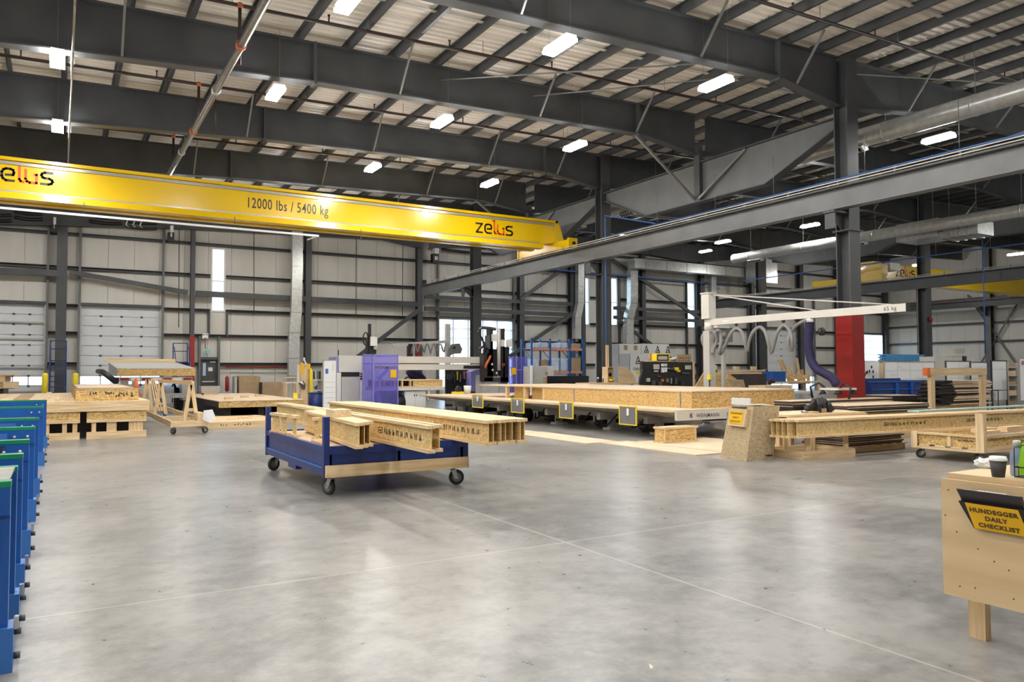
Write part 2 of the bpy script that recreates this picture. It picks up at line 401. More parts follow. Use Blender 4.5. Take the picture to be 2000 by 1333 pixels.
# ---- right wall
wr = struct('wall_right', (X1, 0, 0)); OR = []
def put_r(c, d, z0, z1, l, r):
    MB().box(X1, c+.006, z0, X1+.05, d-.006, z1).box(X1+.05, c, z0, X1+.14, d, z1).build('panel', 'wallpanel', wr)
panels(wr, YF, YW, 1.07, lambda y: zr(X1)+.3, OR, put_r)
for z in (1.9, 3.6, 5.0, 6.9, 9): box(X1-.2, YF+.1, z-.07, X1-.005, YW-.25, z+.07).build('girt', 'steel', wr)
for (a, b) in (((X1-.25, 32.3, .6), (X1-.25, 28.2, 7.2)), ((X1-.25, 28.2, .6), (X1-.25, 32.3, 7.2))):
    MB().bar(a, b, .06, .12).build('diagonal_brace', 'steel_pale', wr)
# ---- walls behind the camera
for nm, b in (('wall_left', (X0-.14, YF, 0, X0, YW, 9.2)), ('wall_front', (X0, YF-.14, 0, X1, YF, 11.2))):
    w = box(*b).build(nm, 'wallpanel'); tag(w, kind='structure')
# ---- overhead doors
def overhead(name, o, rows, glazed_rows, cols, mt='doorwhite', hinges=True, gl_all=False):
    x0, x1, z0, z1 = o; d = struct(name, (x0, YW, 0)); zs = [z0+(z1-z0)*k/rows for k in range(rows+1)]
    for k in range(rows):
        a, b = zs[k]+.008, zs[k+1]-.008
        if k in glazed_rows:
            rail = .035
            s = box(x0, YW+.03, a, x1, YW+.08, a+rail).build('section_rail', 'greystrip' if gl_all else mt, d)
            box(x0, YW+.03, b-rail, x1, YW+.08, b).build('section_rail', 'greystrip' if gl_all else mt, d)
            for c in range(cols+1):
                xx = x0+(x1-x0-.05)*c/cols
                box(xx, YW+.03, a, xx+.05, YW+.08, b).build('section_stile', 'greystrip' if gl_all else mt, d)
                if c < cols: box(xx+.05, YW+.05, a+rail, x0+(x1-x0-.05)*(c+1)/cols, YW+.06, b-rail).build('pane', 'glass', d)
        else:
            s = MB().box(x0, YW+.03, a, x1, YW+.06, b).box(x0, YW+.06, a-.02, x1, YW+.08, b+.02).build('section', mt, d)
        if hinges and k:
            for c in range(1, 4): box(x0+(x1-x0)*c/4-.05, YW+.005, a-.05, x0+(x1-x0)*c/4+.05, YW+.03, a+.03).build('hinge', 'steel', d)
    for x in (x0-.02, x1-.05):
        box(x, YW-.12, 0, x+.07, YW+.01, z1+.15).build('track', 'galvpipe', d)
    return d
overhead('door_1', o_d1, 10, {2}, 4); overhead('door_2', o_d2, 10, {2}, 4)
overhead('door_4', o_d4, 8, set(range(1, 8)), 5, gl_all=True, hinges=False)
overhead('door_5', o_d5, 9, {0, 1}, 6); overhead('door_6', o_d6, 8, set(range(0, 8)), 1, gl_all=True, hinges=False)
# extra stiffening bars on the near overhead door
for z in (.62, 1.66, 2.9, 3.62): box(o_d1[0], YW-.05, z, o_d1[1], YW+.02, z+.07).build('strut_bar', 'greystrip', bpy.data.objects['door_1'])
# ---- windows
def window(name, o, bars):
    x0, x1, z0, z1 = o; w = struct(name, (x0, YW, z0)); t = .09
    for b in ((x0, z0, x0+t, z1), (x1-t, z0, x1, z1), (x0+t, z0, x1-t, z0+t), (x0+t, z1-t, x1-t, z1)):
        box(b[0], YW-.04, b[1], b[2], YW+.1, b[3]).build('window_frame', 'white', w)
    zs = [z0+t]+bars+[z1-t]
    for a, b in zip(zs, zs[1:]): box(x0+t, YW+.04, a+.02, x1-t, YW+.05, b-.02).build('pane', 'glass', w)
    for z in bars: box(x0+t, YW+.02, z-.025, x1-t, YW+.07, z+.025).build('glazing_bar', 'white', w)
for i, o in enumerate((o_w1, o_w2, o_w3, o_w4)): window('window_%d' % (i+1), o, [o[2]+(o[3]-o[2])*.48])
# ---- exit door
d = struct('door_3', (o_d3[0], YW, 0)); x0, x1, _, z1 = o_d3
for b in ((x0-.02, 0, x0+.05, z1), (x1-.05, 0, x1+.02, z1), (x0-.02, z1-.05, x1+.02, z1+.02)): box(b[0], YW-.05, b[1], b[2], YW+.1, b[3]).build('door_frame', 'steel', d)
lf = box(x0+.05, YW+.0, .01, x1-.05, YW+.05, z1-.05).build('door_leaf', 'steel', d)
wx = P(397, 725, 'Y', YW)
box(x0+.13, YW-.012, 1.3, x0+.27, YW+.0, 1.92).build('pane', 'film', lf)
box(x0+.1, YW-.07, .98, x1-.12, YW-.02, 1.05).build('push_bar', 'chrome', lf)
box(x0+.38, YW-.008, 1.52, x0+.58, YW-.001, 1.7).build('notice', 'paper', lf)
box(x0+.45, YW-.05, 1.93, x0+.7, YW-.001, 1.98).build('door_closer', 'chrome', lf)
# ================================================================== STEEL FRAME
def hcol(name, label, x, y, z1, bx=.34, by=.34, t=.03, base=True, mt='steel', guard=0):
    """H section column: flanges face -Y/+Y"""
    c = thing(name, label, 'column', (x, y, 0))
    for s in (-1, 1): box(x-bx/2, y+s*by/2-(t if s > 0 else 0), .02, x+bx/2, y+s*by/2+(t if s < 0 else 0), z1).build('flange', mt, c)
    box(x-t/2, y-by/2+t, .02, x+t/2, y+by/2-t, z1).build('web', mt, c)
    if base: box(x-bx/2-.06, y-by/2-.06, 0, x+bx/2+.06, y+by/2+.06, .02).build('base_plate', mt, c)
    if guard:
        e = .035
        g = MB()
        g.box(x-bx/2-e, y-by/2-e, .021, x+bx/2+e, y-by/2-.004, guard); g.build('red_guard', 'red', c)
        box(x-bx/2-e, y-by/2-.003, .021, x-bx/2-.004, y+by/2+e, guard).build('red_guard', 'red', c)
        box(x+bx/2+.004, y-by/2-.003, .021, x+bx/2+e, y+by/2+e, guard).build('red_guard', 'red', c)
    return c
CX = 17.3
c1 = hcol('steel_column', 'tall grey steel column with red painted base behind the white jib arm', CX, 12.3, zr(17)-.02, .42, .40, guard=2.98)
c2 = hcol('steel_column', 'tall grey steel column with a blue pipe strapped down its side', CX, 22.5, zr(17)-.02, .42, .40)
c3 = hcol('steel_column', 'tall grey steel column in front of the glazed overhead door', CX, 32.6, zr(17)-.02, .42, .40)
for c, y in ((c1, 12.3), (c2, 22.5), (c3, 32.6)):
    # bracket that carries the runway beam
    box(CX-.75, y-.16, 5.45, CX-.21, y+.16, 5.50).build('bracket_plate', 'steel', c)
    MB().prism([(CX-.7, y-.012, 5.45), (CX-.21, y-.012, 5.45), (CX-.21, y-.012, 5.0)], (0, .024, 0)).build('bracket_gusset', 'steel', c)
    box(CX-.7, y-.15, 5.05, CX-.68, y+.15, 5.45).build('bracket_gusset', 'steel', c)
    box(CX-.27, y-.25, 5.02, CX+.27, y+.25, 5.05).build('stiffener', 'steel', c)
hcol('steel_column', 'dark steel column behind the right end of the grey vacuum hose loops', 37.5, 32.8, zr(37)-.05, .45, .45)
cc = hcol('steel_column', 'dark steel column carrying a small red fire bell, under the yellow crane at right', 37.5, 22.4, zr(37)-.05, .45, .45)
MB().lathe([(.02, -.12), (.13, -.1), (.13, -.02), (.02, 0)], (37.5, 22.17, 4.0), 14, 'Y').build('fire_bell', 'red', cc)
WC = [(.03, .4, 'wide dark wall column between the two white overhead doors at left'), (5.37, .18, 'slim wall column with red painted foot beside the exit door'), (10.86, .3, 'wall column right of the tall galvanized wall duct'),
      (17.02, .3, 'wall column beside the far end of the grey runway beam'), (23.6, .32, 'wall column at the right edge of the glazed overhead door'), (27.3, .34, 'left column of the braced pair behind the pallet rack'),
      (28.1, .3, 'right column of the braced pair, against the offset duct'), (33.0, .3, 'wall column behind the wrapped lumber bundles and the second offset duct'), (38.3, .34, 'wall column with red painted foot just left of the white jib post'),
      (43.3, .34, 'wall column left of the white overhead door behind the hose loops'), (48.6, .4, 'pair-sided wall column beyond the middle of the hose loops'), (53.0, .3, 'slim wall column left of the red based column'), (59.2, .4, 'corner column where the blue lit walls meet')]
for i, (x, w, lab) in enumerate(WC):
    c = hcol('wall_column', lab, x, 38.75, zr(x)-.02, w, .34, .025)
    if x in (5.37, 38.3): box(x-.11, 38.55, .02, x+.11, 38.577, 3.2).build('red_guard', 'red', c)
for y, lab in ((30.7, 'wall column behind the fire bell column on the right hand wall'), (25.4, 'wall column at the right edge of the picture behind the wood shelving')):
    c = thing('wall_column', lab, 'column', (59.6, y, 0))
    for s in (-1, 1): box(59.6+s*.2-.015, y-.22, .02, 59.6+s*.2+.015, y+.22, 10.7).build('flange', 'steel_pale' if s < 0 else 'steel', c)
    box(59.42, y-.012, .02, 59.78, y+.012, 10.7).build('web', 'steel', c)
    box(58.1, y-.15, 6.05, 59.4, y+.15, 6.12).build('bracket_plate', 'steel', c)
    MB().prism([(58.2, y-.02, 6.05), (59.4, y-.02, 6.05), (59.4, y-.02, 5.4)], (0, .04, 0)).build('bracket_gusset', 'steel', c)
# ---- rafters (I sections, tapered), with flange braces
def rafter(y, xa, xb, prof, splices, label, braces, name='roof_rafter'):
    """prof: list of (x, depth below the top)"""
    t = thing(name, label, 'beam', (xa, y, zr(xa)-prof[0][1]))
    tops = [(x, y-.01, zr(x)-.03) for x, _ in prof]; bots = [(x, y-.01, zr(x)-d+.03) for x, d in prof]
    MB().prism(bots+tops[::-1], (0, .02, 0)).build('web', 'steel', t)
    MB().prism([(xa, y-.13, zr(xa)-.03), (xb, y-.13, zr(xb)-.03), (xb, y-.13, zr(xb)), (xa, y-.13, zr(xa))], (0, .26, 0)).build('top_flange', 'steel', t)
    MB().prism([(x, y-.15, zr(x)-d) for x, d in prof]+[(x, y-.15, zr(x)-d+.03) for x, d in prof[::-1]], (0, .30, 0)).build('bottom_flange', 'steel', t)
    def depth(x):
        for (a, da), (b, db) in zip(prof, prof[1:]):
            if a <= x <= b: return da+(db-da)*(x-a)/(b-a)
        return 1
    for x in splices: box(x-.03, y-.16, zr(x)-depth(x)-.05, x+.03, y+.16, zr(x)-.001).build('splice_plate', 'steel', t)
    for x in braces:
        for s in (-1, 1):
            MB().bar((x, y+s*.13, zr(x)-depth(x)+.03), (x, y+s*.95, zr(x)+.05), .045).build('flange_brace', 'steel_rod', t)
    return t
PM = [(X0, 1.5), (-1.2, 1.18), (5.0, .95), (14.8, .92), (17.08, 1.28)]; PR = [(17.52, 1.28), (21.3, .9), (33.5, .9), (37.25, 1.25), (41, .9), (X1, .9)]
RAF = [(12.4, 'dark tapered roof rafter running left from the red based column', [2.2, 7.5, 12.2, 15.4]), (17.48, 'dark tapered roof rafter bearing on the middle of the jack girder', [-5, 1, 7.1, 11.2, 14.6]),
       (22.55, 'dark tapered roof rafter meeting the column with the blue pipe', [-5, 4.5, 8.3, 12.4, 15.2]), (27.6, 'dark roof rafter just above the yellow crane girder', [-5, 3.8, 8.2, 12.4, 15.5]),
       (32.6, 'farthest free roof rafter, seen under and above the yellow crane', [0, 7, 13]), (38.55, 'end wall rafter along the top of the back wall', [])]
RLAB = ['right bay rafter behind the large round duct, nearest one', 'right bay rafter second from the camera, above the blue air pipe', 'right bay rafter third from the camera', 'right bay rafter fourth from the camera', 'right bay rafter fifth from the camera', 'right bay end wall rafter']
for i, (y, lab, br) in enumerate(RAF):
    rafter(y, X0, 17.08, PM, {0: [14.8], 1: [5.0, 14.7], 2: [5.0, 14.7], 3: [5.0, 14.7], 4: [5.0]}.get(i, []), lab, br)
    rafter(y, 17.52, X1-.3, [(a, b) if a < X1 else (X1-.3, b) for a, b in PR], [29.0, 45.0], RLAB[i], [20, 24.5, 29.4, 33.5, 41, 47, 53] if i < 5 else [])
# ---- jack girders with tapered ends between the columns
def jack(x, ya, yb, zt, dmid, dend, label, posts=True):
    t = thing('jack_girder', label, 'beam', (x, ya, zt-dmid)); k = (yb-ya)
    ys = [(ya, dend), (ya+.235*k, dmid), (ya+.77*k, dmid), (yb, dend)]
    pt = [(x-.01, y, zt-d+.03) for y, d in ys]+[(x-.01, yb, zt-.03), (x-.01, ya, zt-.03)]
    MB().prism(pt, (.02, 0, 0)).build('web', 'steel_pale', t)
    box(x-.15, ya, zt-.03, x+.15, yb, zt).build('top_flange', 'steel', t)
    MB().prism([(x-.15, y, zt-d) for y, d in ys]+[(x-.15, y, zt-d+.03) for y, d in ys[::-1]], (.3, 0, 0)).build('bottom_flange', 'steel', t)
    if posts:
        ym = 17.48 if ya < 20 else 27.6
        box(x-.16, ym-.12, zt-dmid+.03, x-.012, ym+.12, zr(x)-.95).build('post', 'steel', t)
        MB().bar((x-.15, ym+.1, zt-dmid+.1), (x-2.6, ym, zr(x-2.6)-.95), .07).build('knee_brace', 'steel_rod', t)
        MB().bar((x-.15, ym-.1, zt-dmid+.1), (x-.05, ym-1.9, zt-.05), .07).build('knee_brace', 'steel_rod', t)
    return t
jack(17.3, 12.52, 22.28, 8.05, 1.27, .33, 'grey jack girder with tapered ends spanning to the red based column')
jack(17.3, 22.72, 32.38, 8.05, 1.27, .33, 'grey jack girder behind the right end of the yellow crane')
jack(37.5, 12, 22.15, 8.9, 1.2, .4, 'dark jack girder over the right bay, nearer span', False)
jack(37.5, 22.65, 32.55, 8.9, 1.2, .4, 'dark jack girder over the right bay, farther span', False)
# ---- crane runways
def runway(x, ya, yb, z0, z1, label, mt, cond=True, brown=False, stop=False):
    t = thing('runway_beam', label, 'beam', (x, ya, z0)); fwid = .15
    box(x-.012, ya, z0+.03, x+.012, yb, z1-.03).build('web', mt, t)
    box(x-fwid, ya, z0, x+fwid, yb, z0+.03).build('bottom_flange', mt, t)
    box(x-fwid-.03, ya, z1-.03, x+fwid+.03, yb, z1).build('top_flange', 'steel', t)
    box(x-.03, ya, z1, x+.03, yb, z1+.05).build('crane_rail', 'steel_rod', t)
    if cond:
        for k in (0, 1): box(x-.22, ya, z1+.03+k*.07, x-.20, yb-1, z1+.055+k*.07).build('conductor_bar', 'brown' if brown else 'bridging', t)
        yy = ya+1
        while yy < yb-1.2: box(x-.2, yy, z1+.005, x-.17, yy+.05, z1+.15).build('insulator', 'orangefit' if brown else 'steel', t); yy += 1.5
    if stop: box(x-.1, yb-.25, z1+.05, x+.1, yb-.1, z1+.3).build('end_stop', 'black', t)
    return t
RX = 16.75
runway(RX, -8.5, 37.6, 5.52, 6.07, 'long grey crane runway beam crossing in front of the columns', 'steel_pale', stop=True)
runway(37.1, 2, 36.3, 5.55, 6.1, 'dark crane runway beam carrying the left end of the far yellow crane', 'steel', stop=True)
runway(58.3, 2, 38, 6.12, 6.6, 'crane runway on wall brackets with brown conductor bars', 'steel', brown=True)
runway(-9.6, -8.5, 37.6, 5.52, 6.07, 'crane runway along the left hand wall outside the picture', 'steel', cond=False)
# ================================================================== CRANES
def crane1():
    t = thing('bridge_crane', 'large yellow bridge crane girder marked 12000 lbs / 5400 kg', 'crane', (16.75, 25.1, 6.12)); Y = 24.6
    MB().prism([(-9.3, Y+.1, 6.41), (15.9, Y+.1, 6.41), (16.95, Y+.1, 6.55), (16.72, Y+.1, 7.27), (-9.3, Y+.1, 7.27)], (0, .6, 0)).build('girder', 'crane', t)
    box(-9.3, Y+.02, 7.27, 16.72, Y+.82, 7.36).build('top_flange', 'crane', t)
    MB().prism([(-9.3, Y-.12, 6.2), (-9.3, Y+.25, 6.2), (-9.3, Y+.25, 6.41), (-9.3, Y+.06, 6.41), (-9.3, Y-.08, 6.38)], (25.25, 0, 0)).build('bottom_flange', 'crane', t)  # front face leans upward, shaped to catch lamp light and read brighter
    box(-9.3, Y+.55, 6.2, 15.95, Y+.84, 6.41).build('bottom_flange', 'crane', t)
    box(-9.3, Y+.07, 6.411, 15.9, Y+.099, 6.455).build('web_strip', 'greystrip', t)
    box(-9.3, Y+.06, 7.16, 16.6, Y+.098, 7.24).build('cable_duct', 'greystrip', t)
    box(16.56, Y+.06, 6.5, 16.6, Y+.098, 7.16).build('cable_duct', 'greystrip', t)
    MB().lathe([(.06, 0), (.06, .05), (.03, .09)], (15.7, Y+.4, 7.36), 10).build('warning_light', 'yellow', t)
    MB().prism([(16.5, Y+.02, 6.5), (17.02, Y+.02, 6.5), (16.9, Y+.02, 6.9), (16.72, Y+.02, 7.36), (16.62, Y+.02, 7.36)], (0, .8, 0)).build('end_plate', 'crane', t)
    for xx in (RX, -9.6):
        e = box(xx-.17, 23.75, 6.13, xx+.17, 27.35, 6.5).build('end_truck', 'crane', t)
        box(xx-.2, 23.65, 6.2, xx+.2, 23.75, 6.55).build('buffer_plate', 'crane', e); box(xx-.2, 27.35, 6.2, xx+.2, 27.45, 6.55).build('buffer_plate', 'crane', e)
        MB().lathe([(.05, 0), (.06, -.08)], (xx, 23.65, 6.35), 10, 'Y').build('buffer', 'black', e)
        for yy in (24.1, 27.0): MB().lathe([(.09, -.05), (.09, .05)], (xx, yy, 6.2), 12, 'X').build('wheel', 'steel', e)
        box(xx-.12, 24.9, 6.5, xx+.12, 26.6, 6.6).build('saddle', 'crane', e)
    # festoon track on the near side
    zf = P(0, 406, 'Y', 24.1).z; xe = P(622, 458, 'Y', 24.1).x
    f = box(-9.2, 24.08, zf-.03, xe, 24.13, zf+.03).build('festoon_track', 'white', t)
    MB().bar((xe, 24.1, zf), (xe-.1, 25.0, zf), .04).build('festoon_track', 'white', t)
    for k in range(5): box(-7.5+k*4, 24.09, zf+.03, -7.48+k*4, 24.11, 6.2).build('track_hanger', 'steel', t)
    p = P(250, 413, 'Y', 24.1)
    for k in range(3): MB().path([(p.x+k*.18, 24.1, zf-.03), (p.x+k*.18-.05, 24.1, zf-.16), (p.x+k*.18+.02, 24.1, zf-.22)], .02, 6).build('festoon_trolley', 'steel_rod', t)
    a = P(930, 458, 'Y', Y+.095); b = P(1003, 458, 'Y', Y+.095); h = .32
    zelus(t, P(930, 453, 'Y', Y+.095), FACE_FRONT, h)
    q = P(108, 361, 'Y', Y+.095); zelus(t, Vector((q.x-5.05*h, Y+.095, P(60, 357, 'Y', Y+.095).z)), FACE_FRONT, h)
    a = P(463, 398, 'Y', Y+.095); b = P(657, 418, 'Y', Y+.095)
    text('12000 lbs / 5400 kg', .46, ((a.x+b.x)/2, Y+.096, 6.66), FACE_FRONT, 'ink', t, 'capacity_lettering', sx=(b.x-a.x)/4.9, bold=.004)
    return t
crane1()
def crane2():
    Y = 25.6; t = thing('bridge_crane', 'yellow bridge crane in the far right bay behind the red based column', 'crane', (37.1, 26, 6.15))
    MB().prism([(37.6, Y, 6.5), (56.5, Y, 6.5), (58.0, Y, 6.75), (58.0, Y, 7.35), (37.6, Y, 7.35)], (0, .55, 0)).build('girder', 'crane', t)
    box(37.6, Y-.1, 6.33, 56.5, Y+.65, 6.5).build('bottom_flange', 'crane', t)
    for xx, z in ((37.1, 6.15), (58.3, 6.65)):
        e = box(xx-.17, 24.4, z, xx+.17, 28.6, z+.36).build('end_truck', 'crane', t)
        box(xx-.2, 24.3, z+.03, xx+.2, 24.4, z+.4).build('buffer_plate', 'crane', e)
    box(37.3, 24.6, 6.5, 37.9, 25.59, 7.1).build('drive_box', 'crane', t)
    MB().lathe([(.16, 0), (.2, .1), (.2, .5), (.14, .55)], (38.2, 25.2, 6.9), 14, 'Y').build('drive_motor', 'yellow', t)
    box(37.3, 25.0, 7.11, 38.0, 25.5, 7.3).build('hoist_carriage', 'crane', t)
    box(38.9, 25.1, 6.95, 39.8, 25.58, 7.35).build('control_box', 'white', t)
    MB().path([(41.6, 25.3, 6.3), (41.6, 25.3, 2.4)], .03, 6).build('hoist_rope', 'steel_rod', t)
    MB().path([(41.85, 25.3, 6.3), (41.75, 25.3, 2.4)], .03, 6).build('hoist_rope', 'steel_rod', t)
    box(41.45, 25.15, 6.05, 42.0, 25.5, 6.33).build('hoist_drum', 'black', t)
    zelus(t, (40.2, Y-.01, 6.75), FACE_FRONT, .36); zelus(t, (55.0, Y-.01, 6.85), FACE_FRONT, .3)
crane2()
# ================================================================== LAMPS
def lamp(x, y, z, label, group=None, ztop=None):
    t = thing('ceiling_lamp', label, 'lamp', (x, y, z-.1), group=group)
    box(x-.12, y-.40, z, x+.12, y+.40, z+.07).build('housing', 'white', t)
    box(x-.13, y-.41, z-.06, x+.13, y+.41, z-.001).build('diffuser', 'lampglow', t)
    for s in (-.36, .36): MB().tube((x, y+s, z+.07), (x, y+s, ztop or zr(x)), .003, 5).build('hanger_wire', 'steel_rod', t)
    return t
ZL_ = 7.8
VIS = [((127, 117), 'lit ceiling lamp at far left, upper of the two on the thin conduit'), ((124, 248), 'lit ceiling lamp at far left, lower of the two on the thin conduit'), ((538, 181), 'lit ceiling lamp right of the slanting galvanized pipe'),
       ((681, 1), 'lit ceiling lamp cut by the top edge of the picture'), ((1093, 88), 'lit ceiling lamp under the near rafter, large and left of centre'), ((1398, 163), 'lit ceiling lamp under the near rafter beside the column top'),
       ((863, 237), 'lit ceiling lamp under the second rafter, left one'), ((1123, 285), 'lit ceiling lamp under the second rafter, right one near the jack girder'), ((728, 327), 'lit ceiling lamp above the left half of the crane girder'), ((956, 358), 'lit ceiling lamp above the right end of the crane girder'),
       ((1833, 270), 'lit ceiling lamp below the large round duct at upper right'), ((1582, 440), 'lit ceiling lamp under the runway beam just left of the red based column'), ((1412, 472), 'lit ceiling lamp under the runway beam above the white jib post'),
       ((1985, 496), 'lit ceiling lamp at the right picture edge above the far crane'), ((1797, 517), 'lit ceiling lamp directly above the far crane girder')]
for (px, py), lab in VIS:
    z = ZL_ if px < 1900 else 7.8
    p = P(px, py, 'Z', z); lamp(p.x-(.13 if px < 200 else 0), p.y, z, lab)
SEEN = [(P(px, py, 'Z', ZL_).x, P(px, py, 'Z', ZL_).y) for (px, py), _ in VIS]
for x in (-8.2, -4.1, 0, 4.1, 8.2, 12.35):
    for y in (0.6, 6.6, 12.0, 17.3, 22.3, 27.4, 33):
        if any((x-a)**2+(y-b)**2 < 6 for a, b in SEEN) or (x, y) == (4.1, 22.3): continue
        if y > 20 and x < 6: 
            if y < 30: continue
        lamp(x, y, ZL_, 'ceiling lamp outside the picture or hidden by the crane girder', 'ceiling lamps out of sight')
for x in (21.5, 27, 33, 41, 47, 53):
    for y in (1, 9, 33):
        if any((x-a)**2+(y-b)**2 < 9 for a, b in SEEN): continue
        lamp(x, y, 8.6 if y > 30 else 8.0, 'ceiling lamp outside the picture or hidden by the crane girder', 'ceiling lamps out of sight')
# ================================================================== PIPES, DUCTS, CONDUITS
def sprinkler(y, xa, xb, label, feeds):
    t = thing('sprinkler_pipe', label, 'pipe', (xa, y, zr(xa)-.2))
    MB().tube((xa, y, zr(xa)-.13), (xb, y, zr(xb)-.13), .04).build('pipe', 'pipeblack', t)
    x = xa+1.2
    while x < xb:
        MB().path([(x, y, zr(x)-.1), (x, y, zr(x)+.02), (x, y, zr(x)+.06)], .02, 6, radii=[.018, .018, .035]).build('sprinkler_head', 'pipeblack', t)
        MB().tube((x+.9, y, zr(x)-.12), (x+.9, y, zr(x)+.24), .008, 5).build('hanger_rod', 'steel_rod', t); x += 2.9
    for x in feeds:
        MB().tube((x, y, zr(x)-.13), (x, y, 7.75), .035).build('feed_drop', 'pipeblack', t); MB().ball((x, y, zr(x)-.13), .07).build('pipe_tee', 'orangefit', t)
for y, fd, lab in ((10.9, [], 'dark sprinkler pipe across the top right roof bays, nearest'), (16.0, [3.05], 'dark sprinkler pipe in front of the second rafter'), (21.0, [3.0, 3.4], 'dark sprinkler pipe in front of the third rafter'), (26.1, [3.0], 'dark sprinkler pipe just above the yellow crane'), (31.1, [], 'dark sprinkler pipe in the last roof bay')):
    sprinkler(y, X0+.2, 26 if y < 15 else 36, lab, fd)
t = thing('galvanized_pipe', 'thick galvanized main pipe hung below the rafters, slanting across upper left', 'pipe', (2.87, 0, 7.7))
MB().tube((2.87, -8, 7.7), (2.87, 27.9, 7.7), .075, 12).build('pipe', 'mainpipe', t)
for y in (14.9, 17.6, 20.9, 23.1): MB().lathe([(.09, -.05), (.1, -.04), (.1, .04), (.09, .05)], (2.87, y, 7.7), 12, 'Y').build('coupling', 'orangefit' if y in (14.9, 20.9) else 'galv', t)
for y in (12.4, 17.48, 22.55, 27.6): MB().tube((2.87, y-.1, 7.7), (2.87, y-.1, 8.0), .012, 6).build('hanger_rod', 'steel_rod', t)
t = thing('conduit', 'thin straight conduit running away under the rafters at far left', 'conduit', (.07, 0, 7.65))
MB().tube((.12, 2, 7.65), (.12, 32, 7.65), .022).build('pipe', 'galvpipe', t)
for y in (12.4, 17.48, 22.55): box(.08, y-.06, 7.66, .16, y+.0, 7.86).build('clip', 'galvpipe', t)
def rduct(x, z, ya, yb, r, label, rings, diff):
    t = thing('round_duct', label, 'duct', (x, ya, z-r)); mb = MB(); n = int((yb-ya)/.12); pts = [(x, ya+(yb-ya)*k/n, z) for k in range(n+1)]
    mb.path(pts, r, 20, radii=[r*(1+(.012 if k % 2 else 0)) for k in range(n+1)]).build('duct_body', 'galv', t)
    for y in rings: MB().lathe([(r*1.0, -.04), (r*1.05, -.03), (r*1.05, .03), (r*1.0, .04)], (x, y, z), 20, 'Y').build('duct_collar', 'galv', t)
    for y in diff:
        b = MB().prism([(x-r*.8, y-.4, z-r*1.1), (x-r*.2, y-.4, z-r*1.55), (x+r*.5, y-.4, z-r*1.3), (x, y-.4, z-r*.5)], (0, .8, 0)).build('diffuser_box', 'white', t)
        for k in range(5): MB().prism([(x-r*.72, y-.34+k*.15, z-r*1.19), (x-r*.3, y-.34+k*.15, z-r*1.5), (x-r*.32, y-.34+k*.15, z-r*1.53), (x-r*.74, y-.34+k*.15, z-r*1.21)], (0, .09, 0)).build('louvre', 'black', b)
    for y in rings: MB().tube((x, y, z+r), (x, y, zr(x)), .008, 5).build('hanger_wire', 'steel_rod', t)
rduct(19.45, 8.06, 2, 29, .265, 'large round spiral duct sloping through the upper right corner', [5, 8.4, 10.2, 12.6, 15.3, 18.4, 22, 25.2], [13.6, 17.2, 23.6, 27])
rduct(28.5, 6.98, 9.5, 26.6, .22, 'slimmer round duct below the runway beam at right', [11, 13.5, 16, 19, 22.5, 25.5], [12.4, 19.8, 25.2])
p = P(1735, 450, 'X', 28.9)
t = thing('duct_plenum', 'square galvanized duct box joined to the slimmer round duct', 'duct', (28.6, 17, 6.4))
box(28.78, 16.6, 6.6, 30.2, 18.3, 7.3).build('box_body', 'galv', t); box(28.9, 15.2, 6.5, 30.0, 16.59, 7.0).build('box_arm', 'galv', t)
for q in ((29.0, 16.9), (30.0, 18.1), (29.4, 15.5)): MB().tube((q[0], q[1], 6.95), (q[0], q[1], zr(29)), .01, 5).build('hanger_rod', 'steel_rod', t)
for k in range(4): box(28.86, 16.5-.32*k, 6.46, 30.04, 16.54-.32*k, 7.04).build('seam_flange', 'galvpipe', t)
def pipe(name, label, pts, r, mt, cat='pipe', hang=(), n=8):
    t = thing(name, label, cat, pts[0]); MB().path(pts, r, n).build('pipe', mt, t)
    for q in hang: MB().tube(q, (q[0], q[1], q[2]+1.1), .008, 5).build('hanger_rod', 'steel_rod', t)
    return t
AX = 17.03; za = P(2000, 261, 'X', AX).z
pipe('air_pipe', 'bright blue compressed air pipe running above the runway beam', [(AX, -7, za), (AX, 22.2, za)], .024, 'bluepipe', hang=[(AX, y, za) for y in (3.5, 7.0, 9.3, 11.6, 14.4, 16.6, 19.2)])
a = P(1280, 446, 'X', AX)
pipe('air_pipe', 'blue pipe branching from the air line and dropping down the steel column', [(AX, a.y, za+.04), (AX, 22.02, 7.15), (AX, 22.02, 7.0), (AX, 22.02, .9)], .026, 'bluepipe')
a = P(1085, 527, 'Y', 38.2); b = P(1400, 547, 'Y', 38.2)
pipe('air_pipe', 'blue pipe running level along the back wall below the flat duct', [(a.x-1, 38.2, a.z), (40.5, 38.2, a.z-.12)], .05, 'bluepipe')
a = P(1372, 566, 'X', 36.2); b = P(2000, 466, 'X', 36.2); zz = (a.z+b.z)/2
pipe('air_pipe', 'thin blue pipe crossing the right bay in front of the fire bell column', [(36.2, 33, zz), (36.2, 12, zz)], .03, 'bluepipe', hang=[(36.2, y, zz) for y in (30, 27, 24, 21, 18.5)])
a = P(1918, 445, 'X', 36.2)
pipe('air_drop', 'thin blue air drop pipe hanging at right of the fire bell column', [(36.2, a.y, a.z), (36.2, a.y, 2.2)], .03, 'bluepipe')
# rods: roof bracing
for a, b, lab in (((17.3, 12.2, 9.1), (30, 7.8, 9.4), 'thin roof brace rod running right from the red based column top'), ((17.3, 9.6, 6.3), (25, 5.2, 9.5), 'slanting roof brace rod above the runway beam at upper right'), ((11, 17.4, 9.0), (16.9, 12.6, 9.3), 'thin roof brace rod in the bay left of the column top'), ((8.2, 17.4, 8.9), (14.5, 12.5, 9.0), 'thin roof brace rod above the large near lamp')):
    solo(MB().tube(a, b, .018, 6), 'brace_rod', 'steel_rod', lab, 'rod')
